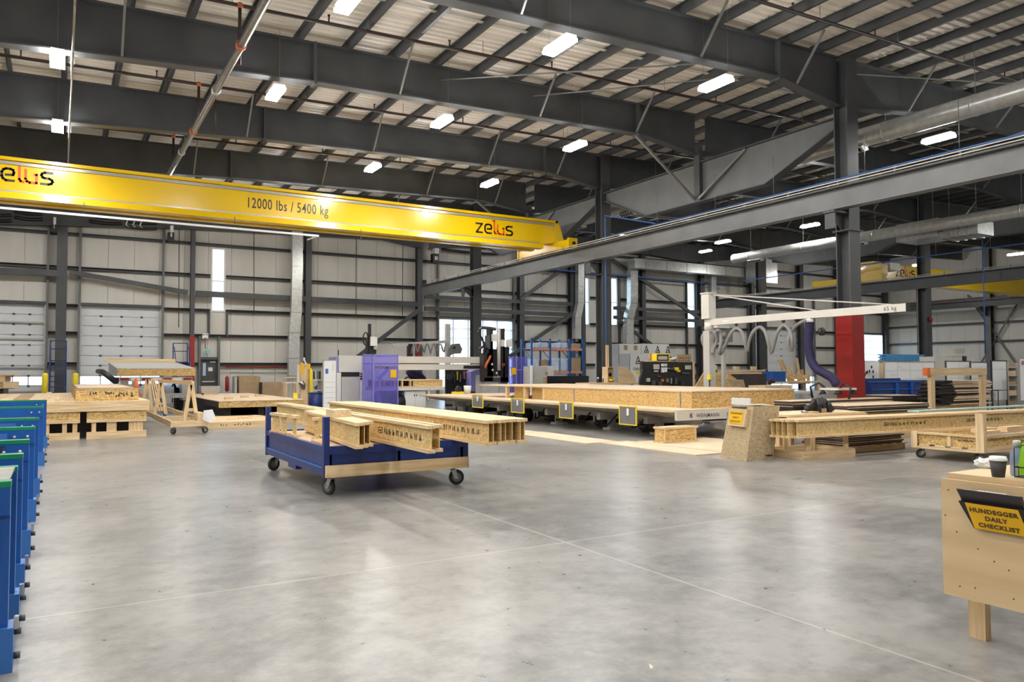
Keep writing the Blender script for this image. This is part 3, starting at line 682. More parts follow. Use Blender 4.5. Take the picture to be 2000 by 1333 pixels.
# vertical rectangular wall ducts
def wduct(pts, w, d, label):
    """pts: centre line (x,z) from top down; a square duct with offsets on the back wall"""
    y = 38.3; t = thing('wall_duct', label, 'duct', (pts[-1][0], y, pts[-1][1]))
    for i, ((xa, z1), (xb, z0)) in enumerate(zip(pts, pts[1:])):
        MB().prism([(xa-w/2, y-d/2, z1), (xa+w/2, y-d/2, z1), (xb+w/2, y-d/2, z0), (xb-w/2, y-d/2, z0)], (0, d, 0)).build('duct_length', 'galv', t)
        box(xb-w/2-.02, y-d/2-.02, z0-.015, xb+w/2+.02, y+d/2+.02, z0+.015).build('joint_flange', 'galvpipe', t)
    return t
def chain(pp): return [(P(px, py, 'Y', 38.1).x, P(px, py, 'Y', 38.1).z) for px, py in pp]
wduct(chain([(582, 452), (582, 520), (581, 565), (580, 610), (576, 650), (575, 700), (575, 735)]), .52, .3, 'tall flat galvanized duct on the back wall left of centre')
wduct(chain([(1136, 512), (1136, 560), (1136, 592), (1130, 620), (1130, 662)]), .45, .35, 'galvanized wall duct with an offset left of the blue pipe column')
wduct(chain([(1239, 508), (1239, 560), (1239, 592), (1231, 622), (1231, 672)]), .58, .4, 'galvanized wall duct with an offset above the wrapped bundles')
wduct(chain([(1395, 525), (1395, 580), (1394, 625)]), .45, .35, 'short galvanized wall duct beside the white jib head')
a = P(1236, 505, 'Y', 37.6); b = P(1500, 534, 'Y', 37.6)
t = thing('flat_duct', 'flat horizontal galvanized duct along the top of the back wall', 'duct', (a.x, 37.6, a.z-.6))
box(a.x, 37.4, a.z-.62, b.x, 38.0, a.z).build('duct_body', 'galv', t)
for k in range(4): MB().tube((a.x+(b.x-a.x)*(k+.4)/4, 37.7, a.z), (a.x+(b.x-a.x)*(k+.4)/4, 37.7, zr(40)), .01, 5).build('hanger_rod', 'steel_rod', t)
for k in range(7): box(a.x+(b.x-a.x)*(k+.5)/7-.02, 37.37, a.z-.64, a.x+(b.x-a.x)*(k+.5)/7+.02, 38.02, a.z+.02).build('joint_flange', 'galvpipe', t)
a = rect(1472, 513, 1514, 553, 36.5)
t = thing('duct_plenum', 'pale square duct box hanging behind the dark column in the right bay', 'duct', (a[0], 36.5, a[2]))
box(a[0], 36.3, a[2], a[1], 37.2, a[3]).build('box_body', 'galv', t); box(a[0]+.3, 36.5, a[3], a[1]-.3, 37, a[3]+1.5).build('box_neck', 'galv', t)
# return duct above the jack girder
a = rect(1217, 308, 1241, 362, 27.0); solo(box(a[0], 26.8, a[2]-.8, a[1], 27.3, zr(a[0])), 'roof_duct', 'galv', 'galvanized duct standing up behind the jack girder', 'duct')
# overhead door gear: coiled spring tracks and openers high on the wall
for (px0, px1, py), lab in (((-30, 22, 425), 'dark door spring tubes over the left door, left pair'), ((28, 83, 422), 'dark door spring tubes over the left door, right pair'), ((175, 238, 430), 'dark door spring tubes over the middle door, left pair'), ((245, 306, 440), 'dark door spring tubes over the middle door, right pair'), ((863, 985, 487), 'dark door spring tubes over the glazed overhead door')):
    a, b, z0, z1 = rect(px0, py-8, px1, py+8, 38.5); t = thing('door_spring', lab, 'spring', (a, 38.5, z0))
    for z in (z0+.08, z1-.04):
        MB().path([(a+(b-a)*k/8, 38.5, z-.05*math.sin(math.pi*k/8)) for k in range(9)], .075, 8).build('spring_tube', 'black', t)
for px, py, lab in ((106, 440, 'door opener unit beside the wide dark wall column'), (334, 456, 'door opener unit right of the middle overhead door'), (850, 500, 'door opener unit above the hoist rail near the glazed door')):
    a, b, z0, z1 = rect(px-6, py-14, px+6, py+14, 38.4); t = thing('door_opener', lab, 'motor', (a, 38.4, z0))
    box(a, 38.3, z0, b, 38.6, z1-.3).build('gearbox', 'black', t); box(a+.08, 38.2, z1-.3, b-.05, 38.5, z1).build('motor_housing', 'white', t); box(a+.1, 38.25, z0+.15, b-.1, 38.299, z0+.35).build('label_plate', 'white', t)
# exit sign and wall boxes
a, b, z0, z1 = rect(401, 683.5, 410, 691.5, 38.9); t = thing('exit_sign', 'small green exit sign with a white running figure over the exit door', 'sign', (a, 38.9, z0))
MB().prism([((a+b)/2+(b-a)/2*math.cos(k*math.pi/4+math.pi/8)*1.1, 38.9, (z0+z1)/2+(z1-z0)/2*math.sin(k*math.pi/4+math.pi/8)*1.05) for k in range(8)], (0, .06, 0)).build('sign_face', 'teal', t)
mb = MB(); w = (b-a)
ribbon(mb, [(.3, .75), (.5, .5), (.35, .2)], .035, (a, 38.893, z0), FACE_FRONT, w); ribbon(mb, [(.5, .5), (.68, .22)], .035, (a, 38.893, z0), FACE_FRONT, w); ribbon(mb, [(.3, .6), (.45, .72), (.7, .6)], .03, (a, 38.893, z0), FACE_FRONT, w)
mb.build('running_figure', 'paper', t)
a, b, z0, z1 = rect(394, 652, 406, 662, 38.9); t = thing('emergency_light', 'white emergency light box on the girt above the exit door', 'lamp', (a, 38.9, z0))
box(a, 38.75, z0, b, 38.95, z1).build('battery_box', 'white', t)
for x in (a+.05, b-.05): MB().lathe([(.03, -.06), (.06, 0)], (x, 38.74, z1-.03), 10, 'Y').build('lamp_head', 'white', t)
# conduit runs on the wall
for pp, lab in (([(401, 660), (401, 682)], 'thin conduit from the emergency light to the exit sign'), ([(496, 445), (496, 615)], 'thin dark vertical cable on the back wall above the cardboard'), ([(696, 460), (695, 620)], 'thin dark vertical cable on the back wall, centre'), ([(787, 470), (786, 620)], 'thin dark vertical cable on the back wall left of the runway end'), ([(350, 440), (349, 640)], 'thin dark vertical cable right of the middle overhead door')):
    solo(MB().tube(P(*pp[0], 'Y', 38.7), P(*pp[1], 'Y', 38.7), .02, 6), 'conduit', 'steel', lab, 'conduit')
# ================================================================== SMALL BUILDERS
def caster(parent, x, y, r, ztop, ang=0, mt='rubber'):
    """swivel caster: fork and wheel"""
    R = Matrix.Translation((x, y, 0)) @ Matrix.Rotation(ang, 4, 'Z')
    f = MB(); o = r*.45
    f.box(-.05, -.05, ztop-.012, .05, .05, ztop, R)
    f.path([R @ Vector((0, 0, ztop-.012)), R @ Vector((0, 0, ztop-.05))], .03, 8)
    for s in (-1, 1): f.prism([R @ Vector(v) for v in ((-.035, s*.03, ztop-.05), (.035, s*.03, ztop-.05), (o+.02, s*.03, r-.02), (o-.03, s*.03, r-.02))], R.to_3x3() @ Vector((0, s*.006, 0)))
    f.box(-.035, -.036, ztop-.055, .035, .036, ztop-.048, R)
    k = f.build('caster_fork', 'galvpipe', parent)
    a = R @ Vector((o, -.022, r)); b = R @ Vector((o, .022, r)); d = (b-a)
    w = MB().path([a, a+d*.15, a+d*.85, b], r, 20, radii=[r*.93, r, r, r*.93]).build('caster_wheel', mt, k)
    MB().path([a-d*.08, b+d*.08], r*.62, 14).build('wheel_hub', 'greyrubber', w)
    MB().path([a-d*.3, b+d*.3], r*.14, 8).build('axle', 'chrome', w)
    return k
def ijoist(label, p, L, rz, h=.302, fw_=.088, ft=.038, stampit=0, group=None, cat='joist'):
    """I-joist lying along local Y from p (near end, centre, bottom)"""
    t = thing('wood_i_joist', label, cat, p, rz, group)
    box(-.005, 0, ft-.012, .005, L, h-ft+.012).build('web', 'osbweb', t, local=True)
    for z in (0, h-ft): box(-fw_/2, -.004, z, fw_/2, L+.004, z+ft).build('flange', 'lumber_y', t, local=True)
    if stampit:
        M = RM[t.name] @ Matrix.Translation((-.0065, stampit+1.5, h*.38))
        stamp(t, M.to_translation(), M.to_3x3().to_4x4() @ FACE_LEFT, 1.5, .075)
    return t
def ijoist_x(label, p, L, rz, **k):
    return ijoist(label, p, L, rz-math.pi/2, **k)
# ================================================================== BLUE CART WITH JOISTS
ct = thing('material_cart', 'navy blue steel cart on casters loaded with wood i-joists', 'cart', (3.7, 10.5, 0))
ax0, ax1, ay0, ay1, zb, zt = 2.76, 4.62, 9.02, 11.95, .25, .6
for (x, y, z) in ((ax0, ay0, .95), (ax0, ay1, .95), (ax1, ay0, .56), (ax1, ay1, .56)):
    box(x-.035, y-.035, zb-.02, x+.035, y+.035, z).build('corner_post', 'navy', ct)
for y in (ay0, ay1):
    box(ax0+.036, y-.03, zt-.1, ax1-.036, y+.03, zt-.001).build('end_rail', 'navy', ct)
    box(ax0+.07, y-.012, zb+.06, (ax0+ax1)/2-.02, y+.012, zt-.1).build('end_panel', 'navy', ct)
    box((ax0+ax1)/2+.02, y-.012, zb+.06, ax1-.1, y+.012, zt-.1).build('end_panel', 'navy', ct)
    box((ax0+ax1)/2-.05, y-.02, zb, (ax0+ax1)/2-.02, y+.02, zt-.1).build('end_stile', 'navy', ct)
    box(ax1-.1, y-.02, zb, ax1-.07, y+.02, zt-.1).build('end_stile', 'navy', ct)
for x in (ax0, ax1):
    box(x-.03, ay0+.036, zt-.07, x+.03, ay1-.036, zt-.001).build('side_rail', 'navy', ct)
    box(x-.03, ay0+.036, zb, x+.03, ay1-.036, zb+.09).build('side_rail', 'navy', ct)
    box(x-.008, ay0+.06, zb+.09, x+.008, ay1-.06, zt-.07).build('side_panel', 'navy', ct)
    box(x-.034, ay0+.06, zb+.085, x-.008, ay1-.06, zb+.097).build('panel_lip', 'bluelite', ct)
box(ax0-.02, (ay0+ay1)/2-.2, zb-.06, ax0+.06, (ay0+ay1)/2+.2, zb).build('fork_pocket', 'navy', ct)
box(ax0+.04, ay0+.04, zb+.04, ax1-.04, ay1-.04, zb+.07).build('cart_floor', 'navy', ct)
box(ax0+.04, ay0+.04, zt-.05, ax1-.04, ay1-.04, zt-.02).build('ply_deck', 'ply', ct)
box(ax0-.02, ay0-.085, zb-.015, ax1+.02, ay0-.036, zb+.125).build('bumper_plank', 'lumber_x', ct)
caster(ct, ax0+.1, ay0+.1, .10, zb, 2.0); caster(ct, ax1-.13, ay0+.08, .10, zb, -.25); caster(ct, ax0+.1, ay1-.1, .10, zb, 3.6); caster(ct, ax1-.1, ay1-.1, .10, zb, .4)
zj = .602
for k in range(7):
    ijoist('%s i-joist from the left in the long stack on the right of the blue cart' % ORD[k], (4.43+k*.094+(.012 if k > 3 else 0), 8.02+(0, .05, .03, .08, .1, .06, .12)[k], zj), 6.7-(.05*k), -.022, stampit=.12 if k == 0 else 0, group='joists on the cart')
for k in range(2):
    ijoist('%s of the two long i-joists reaching out over the cart front' % ('left' if k == 0 else 'right'), (3.50+k*.14, 7.62+.1*k, zj), 7.2, -.012, stampit=.15 if k == 0 else 0, group='joists on the cart')
for k in range(3):
    ijoist('%s of three shorter i-joists ending behind the cart front rail' % ('leftmost', 'middle', 'rightmost')[k], (2.99+k*.10, 8.5+.1*k, zj), 3.1, -.085, group='joists on the cart')
for k, (x, y, L, rz) in enumerate(((2.86, 11.42, .3, .1), (2.87, 11.05, .3, 0), (2.91, 10.68, .3, -.1), (3.06, 10.05, .12, .2))):
    o = ijoist(('leftmost short i-joist offcut at the back of the cart', 'second short i-joist offcut at the back of the cart', 'third short i-joist offcut at the back of the cart', 'narrow i-joist offcut standing by the near cart post')[k], (x-.06 if k < 3 else x-.08, y, zt-.018), L, rz)
for k in range(2):
    solo(MB().bar((2.86+.08*k, 9.5, zt-.003), (2.86+.09*k, 9.9+.1*k, zt-.003), .06, .03), 'wood_offcut', 'lumber_y', ('flat wood strip lying among the offcuts on the cart, near one', 'flat wood strip lying among the offcuts on the cart, far one')[k], 'wood')
for k in range(3):
    a = 3.04+k*.085
    solo(box(a, 9.6+.03*k, .905, a+.08, 9.95+.03*k, 1.0), 'lumber_block', 'lumber_pale', '%s of three lumber blocks lying on top of the joists' % ('left', 'middle', 'right')[k], 'wood')
# ================================================================== BLUE ROLLER STANDS AT LEFT
SY = [4.63, 6.12, 7.38, 9.1, 10.85, 14.4, 17.75]
for i, y in enumerate(SY):
    lab = 'blue steel stand with green top strip, %s in the row from the camera' % ORD[i]
    t = thing('roller_stand', lab, 'stand', (-.3, y, 0), group='row of blue stands'); z = .95
    L = 3.2
    for yy in ((y, y+.68) if i == 0 else (y,)):
        box(-.32, yy, .22, -.2, yy+.08, z-.03).build('post', 'blue', t)
        box(-L, yy-.012, z-.17, -.2, yy-.001, z-.03).build('top_plate', 'blue', t)
        box(-L, yy, z-.12, -.321, yy+.06, z-.03).build('top_beam', 'blue', t)
        box(-L, yy-.014, z-.03, -.198, yy+.085, z).build('green_strip', 'green', t)
        fp = box(-.345, yy-.03, 0, -.175, yy+.14, .22).build('foot', 'bluelite', t)
        box(-.175, yy+.02, .2, -.155, yy+.06, .26).build('clamp_plate', 'chrome', fp)
        MB().lathe([(.018, 0), (.018, .03)], (-.175, yy+.09, .17), 8, 'X').build('anchor_bolt', 'steel', fp)
        MB().lathe([(.018, 0), (.018, .03)], (-.175, yy+.05, .06), 8, 'X').build('anchor_bolt', 'steel', fp)
        for x in (-.26, -.37): MB().ball((x, yy-.016, z-.095), .017, 10).build('bolt', 'chrome', t)
        if i in (2, 3, 4): box(-L, yy-.022, z-.16, -.43, yy-.013, z-.06).build('joint_plate', 'bluelite', t)
    if i == 0:
        MB().prism([(-L, y+.09, z-.012), (-.21, y+.09, z-.012), (-.21, y+.67, z-.012), (-L, y+.67, z-.012)], (0, 0, .012)).build('slide_plate', 'galvpipe', t)
        box(-.39, y-.02, .55, -.25, y-.013, .86).build('cover_plate', 'blue', t)
    if i == 2: MB().path([(-.5, y-.025, z-.03), (-.42, y-.03, z-.06), (-.36, y-.03, z-.05), (-.55, y-.03, z-.12)], .008, 6).build('black_cable', 'black', t)
# ================================================================== CHECKLIST DESK (right front)
dk = thing('plywood_desk', 'tall plywood desk at the right edge with a checklist holder', 'desk', (4.6, 1.9, 0))
box(4.2, 1.1, .27, 4.22, 2.44, .90).build('front_panel', 'ply', dk)
box(4.235, 1.1, .875, 5.4, 2.42, .93).build('desk_top', 'ply', dk)
box(4.23, 1.1, .83, 4.27, 2.42, .874).build('edge_rail', 'lumber_y', dk)
for (x, y) in ((4.42, 2.34), (5.3, 2.34), (4.42, 1.16), (5.3, 1.16)):
    box(x, y, 0, x+.04, y+.09, .874).build('leg', 'lumber_z', dk); box(x+.041, y+.01, 0, x+.075, y+.085, .874).build('leg_batten', 'lumber_z', dk)
for (y, z) in ((2.40, .84), (2.33, .8), (2.36, .62), (2.25, .55), (2.1, .47), (2.17, .5), (2.35, .33), (2.27, .34), (2.08, .33), (1.97, .55), (2.42, .7)):
    MB().lathe([(.004, 0), (.004, -.002)], (4.2, y, z), 6, 'X').build('knot', 'blackbrown', dk)
# wall-file holder, tilted outwards
def yz(px, py): q = P(px, py, 'X', 4.17); return q.y, q.z
hd = thing('document_holder', 'black wall file with a yellow HUNDEGGER DAILY CHECKLIST sheet on the desk front', 'file holder', (4.19, 2.2, .6))
(ya, z1), (yb, z2) = yz(1880, 977), yz(1904, 1034)
ytop0, ztop = yz(1881, 977); yb0, zbot = yz(1905, 1034)
yR = ytop0-.34; dx = .075
face = [(4.198-dx, ytop0, ztop), (4.198-dx, yR, ztop), (4.198-.02, yR+.015, zbot), (4.198-.02, ytop0-.05, zbot)]
MB().prism(face, (.003, 0, 0)).build('front_panel', 'black', hd)
MB().prism([(4.198-dx, ytop0, ztop), (4.198-.02, ytop0-.05, zbot), (4.198, ytop0-.05, zbot), (4.198, ytop0, ztop)], (0, -.004, 0)).build('side_panel', 'black', hd)
MB().prism([(4.198-dx, yR, ztop), (4.198-.02, yR+.015, zbot), (4.198, yR+.015, zbot), (4.198, yR, ztop)], (0, .004, 0)).build('side_panel', 'black', hd)
v0 = Vector(face[0]); ux = (Vector(face[1])-v0); vy = Vector(face[3])-v0; e1 = Vector((0, -1, 0)); dn = Vector((dx-.02, 0, zbot-ztop)).normalized()
nrm = e1.cross(dn)*-1
if nrm.x > 0: nrm = -nrm
hh = (Vector((dx-.02, 0, zbot-ztop))).length
s0 = v0+e1*.035+dn*.004+nrm*.002
q = [s0, s0+e1*.26, s0+e1*.285+dn*(hh-.008), s0+e1*.02+dn*(hh-.008)]
MB().prism(q, nrm*.0015).build('yellow_sheet', 'yellowsign', hd)
Rm = Matrix((e1, -dn, nrm)).transposed().to_4x4()
cen = (q[0]+q[1]+q[2]+q[3])/4
for i, (wd, sz) in enumerate((('HUNDEGGER', .034), ('DAILY', .034), ('CHECKLIST', .034))):
    text(wd, sz, q[0]+e1*(.135+.006*i)+dn*(hh*(.30+.27*i))+nrm*.003, Rm, 'inkbrown', hd, 'sheet_lettering', bold=.0012, sx=1.08)
bd = thing('ring_binder', 'dark grey ring binder standing in the wall file', 'binder', (4.15, 2.2, .8))
bx = 4.198-dx
MB().prism([(bx+.066, ytop0-.03, ztop-.1), (bx+.066, yR+.03, ztop-.1), (bx-.005, yR+.03, ztop+.062), (bx-.005, ytop0+.006, ztop+.062)], (.02, 0, 0)).build('cover', 'ink', bd)
MB().prism([(bx-.003, yR+.035, ztop+.0625), (bx-.003, ytop0+.004, ztop+.0625), (bx+.014, ytop0+.004, ztop+.0625), (bx+.014, yR+.035, ztop+.0625)], (0, 0, .002)).build('spine_edge', 'steel_rod', bd)
box(bx+.0, yR+.1, ztop+.065, bx+.012, yR+.24, ztop+.0665).build('spine_label', 'paper', bd)
# things on the desk
def on_desk(px, py): return P(px, py, 'Z', .931)
c = on_desk(1950, 932)
t = thing('coffee_cup', 'dark paper coffee cup with white lid on the plywood desk', 'cup', c)
MB().lathe([(.028, 0), (.030, .001), (.041, .085)], c, 20).build('cup_body', 'cup', t)
MB().lathe([(.044, .085), (.045, .092), (.042, .097), (.040, .106), (.037, .108)], c, 20).build('lid', 'paper', t)
c = on_desk(1978, 931); c.x += .05
t = thing('water_bottle', 'pale blue water bottle behind the coffee cup', 'bottle', c)
MB().lathe([(.03, 0), (.034, .01), (.034, .1), (.032, .12), (.016, .15), (.016, .156)], c, 16).build('bottle_body', 'bottle', t)
MB().lathe([(.019, .156), (.019, .185), (.016, .188)], c, 12).build('cap', 'wrapgrey', t)
c = on_desk(1925, 914)
bmx = bmesh.new(); bmesh.ops.create_icosphere(bmx, subdivisions=3, radius=.036)
mb = MB(); mb.add([(c.x+v.co.x*1.1*(k_ := 1+.28*math.sin(v.co.x*190+v.co.z*120)*math.cos(v.co.y*170)), c.y+v.co.y*1.7*k_, .931+max(0, (v.co.z+.026)*.8*k_)) for v in bmx.verts], [[v.index for v in f.verts] for f in bmx.faces]); bmx.free()
solo(mb, 'crumpled_tissue', 'paper', 'crumpled white paper left of the coffee cup', 'paper')
c = on_desk(1996, 935)
t = thing('wire_basket', 'black wire basket at the right picture edge on the desk', 'basket', (c.x+.05, c.y-.1, .93))
bx0, by0 = c.x-.03, c.y-.25
for z in (.94, .99): MB().path([(bx0, by0, z), (bx0, by0+.27, z), (bx0+.26, by0+.27, z), (bx0+.26, by0, z), (bx0, by0, z)], .003, 6).build('wire_rim', 'black', t)
for k in range(6): MB().tube((bx0, by0+.05*k, .94), (bx0, by0+.05*k, .99), .002, 5).build('wire', 'black', t)
MB().path([(bx0, by0+.27, .94), (bx0, by0+.27, 1.09), (bx0+.02, by0+.22, 1.11), (bx0+.1, by0+.1, 1.11)], .003, 6).build('wire_handle', 'black', t)
gb = MB(); gb.prism([P(px_, py_, 'X', bx0+.04) for px_, py_ in ((1986, 927), (2030, 934), (2030, 858), (2004, 862), (1996, 866))], (.12, 0, 0))
solo(gb, 'lime_bag', 'lime', 'lime green bag standing in the wire basket', 'bag')
f0 = P(1979, 925, 'X', bx0+.09); solo(box(bx0+.165, f0.y-.05, .945, bx0+.18, f0.y+.005, 1.12), 'book', 'brown', 'dark brown folder between the bottle and the lime bag', 'folder')
# chip of wood on the floor
c = P(1271, 1308, 'Z', 0); solo(MB().prism([(c.x, c.y, .001), (c.x+.025, c.y+.01, .001), (c.x+.02, c.y+.03, .006)], (.004, .012, .004)), 'wood_chip', 'lumber_pale', 'small wood chip lying on the bare floor', 'wood')
# ================================================================== RIGHT: PODIUM, TRESTLE, JOIST STACK, CRATE CART
pd = thing('osb_podium', 'tapered OSB lectern with a yellow notice pocket', 'lectern', (10.1, 9.2, 0))
b0 = [Vector((9.85, 9.56, 0)), Vector((9.72, 8.86, 0)), Vector((10.36, 8.86, 0)), Vector((10.5, 9.56, 0))]
t0 = [Vector((9.985, 9.46, .88)), Vector((9.93, 8.88, .90)), Vector((10.57, 8.88, .89)), Vector((10.62, 9.46, .88))]
for i, mt in ((0, 'osbgrey'), (1, 'osbgrey'), (2, 'osbgrey'), (3, 'osbgrey')):
    j = (i+1) % 4; n_ = (b0[j]-b0[i]).cross(t0[i]-b0[i]).normalized()*.016
    cc_ = (b0[0]+b0[2])/2
    if n_.dot(cc_-b0[i]) < 0: n_ = -n_
    MB().prism([b0[i], b0[j], t0[j], t0[i]], n_).build('side_panel', mt, pd)
MB().prism([v+Vector((0, 0, -.02)) for v in t0], (0, 0, .018)).build('top_panel', 'osbgrey', pd)
MB().prism([t0[0]+Vector((.05, -.1, .01)), t0[1]+Vector((.1, .12, .01)), t0[2]+Vector((-.1, .12, .01)), t0[3]+Vector((-.05, -.1, .01))], (0, 0, .012)).build('document_tray', 'white', pd)
pk = thing('notice_pocket', 'small clear pocket with a yellow notice on the OSB lectern', 'sign', (9.9, 9.3, .65))
n_ = (b0[1]-b0[0]).cross(t0[0]-b0[0]).normalized()
if n_.dot((b0[0]+b0[2])/2-b0[0]) > 0: n_ = -n_
def onp(u, v): a = b0[0].lerp(b0[1], u); b = t0[0].lerp(t0[1], u); return a.lerp(b, v)
MB().prism([onp(.2, .62), onp(.85, .6), onp(.9, .93), onp(.15, .95)], n_*.07).build('pocket_body', 'ply', pk)
MB().prism([onp(.27, .66)+n_*.072, onp(.77, .64)+n_*.072, onp(.77, .88)+n_*.072, onp(.2, .9)+n_*.072], n_*.003).build('yellow_sheet', 'yellowsign', pk)
ee = (onp(.77, .76)-onp(.27, .77)).normalized(); up = n_.cross(ee)
if up.z < 0: up = -up
Rm = Matrix((ee, up, n_)).transposed().to_4x4()
for i, wd in enumerate(('WEINMANN', 'DAILY', 'CHECKLIST')): text(wd, .05, onp(.5, .83-.075*i)+n_*.078, Rm, 'inkbrown', pk, 'sheet_lettering')
MB().prism([onp(.2, .96)+n_*.01, onp(.75, .95)+n_*.01, onp(.75, .98)+n_*.01, onp(.2, .985)+n_*.01], n_*.03).build('clip_edge', 'cup', pk)
n2 = Vector((0, -1, 0))
scribble(pd, (10.2, 8.885, .42), FACE_FRONT, .16, .07, lw=.008, n=6)
stamp(pd, (10.15, 8.853, .05), FACE_FRONT, .2, .04)
sc = solo(box(10.02, 9.05, .905, 10.06, 9.45, 1.02), 'paper_pad', 'white', 'white paper sheets propped on the OSB lectern', 'paper')
# trestle
tr = thing('wood_trestle', 'low lumber trestle base under the joist stack at right', 'trestle', (11.1, 8.9, 0))
RT = Matrix.Translation((10.62, 8.45, 0)) @ Matrix.Rotation(-.06, 4, 'Z')
def tbox(mt, nm, a): MB().box(*a, RT).build(nm, mt, tr)
for y in (0, .88): tbox('lumber_x', 'base_board', (0, y, 0, 1.25, y+.04, .14))
for x in (0, 1.21): tbox('lumber_y', 'base_board', (x, .041, 0, x+.04, .879, .14))
for (x, y) in ((.12, .05), (1.05, .05), (.42, .8), (1.1, .8)): tbox('lumber_z', 'leg', (x, y, 0, x+.09, y+.04, .379))
zb = .381
for k in range(5):
    yy = 8.40+.092*k
    ijoist_x('%s i-joist from the front in the long stack at right' % ORD[k], (10.30-.02*k+.09*(k == 0), yy, zb), 8.2, -.075, stampit=0, group='joists at right')
o = bpy.data.objects['wood_i_joist']
# printed stamps on the facing joist of that stack
fj = [x for x in bpy.data.objects if x.get('label') == 'first i-joist from the front in the long stack at right'][0]
for off in (.9, 3.2):
    M = RM[fj.name] @ Matrix.Translation((.0068, off+1.2, .302*.42)); R_ = (RM[fj.name].to_3x3().to_4x4()) @ Matrix.Rotation(math.radians(90), 4, 'Z') @ FACE_FRONT
    stamp(fj, M.to_translation(), R_, 1.2, .06)
# crate cart
cr = thing('crate_cart', 'lumber and OSB crate on casters under the joist stack', 'cart', (12.9, 7.2, 0))
x0, x1, y0, y1 = 12.55, 14.6, 6.62, 7.78
for y in (y0, y1-.04): box(x0, y, .17, x1, y+.04, .26).build('base_rail', 'lumber_x', cr); box(x0, y, .40, x1, y+.04, .45).build('top_rail', 'lumber_x', cr)
for x in (x0, x1-.04): box(x, y0+.041, .17, x+.04, y1-.041, .21).build('base_rail', 'lumber_y', cr); box(x, y0+.041, .41, x+.04, y1-.041, .45).build('top_rail', 'lumber_y', cr)
for k in range(4): box(x0, y0+.05+k*.27, .215, x0+.04, y0+.22+k*.27, .24).build('pallet_block', 'lumber_y', cr)
for (x, y) in ((x0, y0), (x0, y1-.09)): box(x-.015, y-.015, .18, x, y+.09, .8 if y == y0 else .45).build('corner_post', 'lumber_z', cr)
box(x0-.0149, y0-.034, .18, x0+.08, y0-.0151, .8).build('corner_post', 'lumber_z', cr)
box(x0+.045, y0+.05, .24, x0+.06, y0+.5, .41).build('side_panel', 'osb', cr); box(x0+.045, y0+.56, .24, x0+.06, y1-.05, .41).build('side_panel', 'osb', cr)
box(x0+.01, y0+.5, .24, x0+.04, y0+.56, .41).build('stile', 'lumber_z', cr)
box(x0+.06, y0+.045, .22, x1, y0+.06, .40).build('side_panel', 'osb', cr); box(x0+.06, y1-.06, .22, x1, y1-.045, .40).build('side_panel', 'osb', cr)
box(x0+.05, y0+.05, .25, x1-.05, y1-.05, .27).build('crate_floor', 'osb', cr)
stamp(cr, (x0+.044, y0+.4, .33), FACE_LEFT, .25, .035)
for (x, y, a) in ((x0+.12, y0+.1, 2.5), (x0+.12, y1-.12, 2.5), (x1-.12, y0+.12, .5), (x1-.12, y1-.12, .3)): caster(cr, x, y, .075, .17, a)
for k, (a, b) in enumerate(((x0+.2, y0+.1), (x0+.5, y0+.3), (x0+1.0, y0+.12))):
    solo(box(a, b, .452+.04*0, a+.55, b+.14, .50+.02*k), 'lumber_offcut', 'lumber_x', '%s loose lumber offcut lying on the crate cart' % ('left', 'middle', 'right')[k], 'wood')
# stack of dark edged boards under/behind the joists
def sheetstack(label, x0, x1, y0, y1, z, n, th, jig=.05, dark='blackbrown', face='plyfloor', prefix='sheet'):
    for k in range(n):
        a, b, c, d = (random.uniform(-jig, jig) for _ in range(4))
        t = thing('plywood_board', label % ('bottom' if k == 0 else 'top' if k == n-1 else ORD[k]+' from the bottom'), 'board', ((x0+x1)/2, (y0+y1)/2, z))
        box(x0+a, y0+b, z, x1+c, y1+d, z+th*.72).build('core', dark, t); box(x0+a-.004, y0+b-.004, z+th*.72, x1+c+.004, y1+d+.004, z+th*.985).build('skin', face, t); z += th
    return z
box_p = thing('wood_pallet', 'flat lumber pallet under the dark boards beneath the joist stack', 'pallet', (13.2, 8.9, 0))
for k in range(3): box(12.2, 8.75+.45*k, 0, 13.9, 8.83+.45*k, .1).build('bearer', 'lumber_x', box_p)
for k in range(6): box(12.2+.3*k, 8.7, .1, 12.4+.3*k, 9.75, .12).build('deck_board', 'lumber_y', box_p)
sheetstack('dark edged board, %s in the pile beneath the joist stack', 12.2, 13.85, 8.75, 9.7, .12, 7, .034, .03)
# ================================================================== WEINMANN BUTTERFLY TABLE (centre right)
TX0, TX1, TY0, TY1, TZ = 11.2, 15.5, 12.17, 25.5, .65
tb = thing('assembly_table', 'long low panel assembly table lettered WEINMANN with yellow framed guards', 'table', (11.8, 16, 0))
for k in range(5):
    a = TY0+(TY1-TY0)*k/5; b = TY0+(TY1-TY0)*(k+1)/5-.01
    box(TX0, a, TZ-.02, TX1, b, TZ).build('top_sheet', 'plyfloor', tb)
box(TX0, TY0, TZ-.05, TX0+.04, TY1, TZ-.021).build('edge_strip', 'lumber_y', tb)
y = TY0+.5
while y < TY1-.2:
    MB().prism([(TX0+.02, y, TZ-.052), (TX0+.06, y, TZ-.052), (TX0+.95, y, TZ-.16), (TX0+.95, y, TZ-.24), (TX0+.6, y, TZ-.19)], (0, .05, 0)).build('table_arm', 'machine', tb); y += .36
box(TX0+.95, TY0+.3, .30, TX0+1.1, TY1-.2, .47).build('long_beam', 'machinegrey', tb); box(TX1-1.2, TY0+.3, .30, TX1-1.05, TY1-.2, .47).build('long_beam', 'machinegrey', tb)
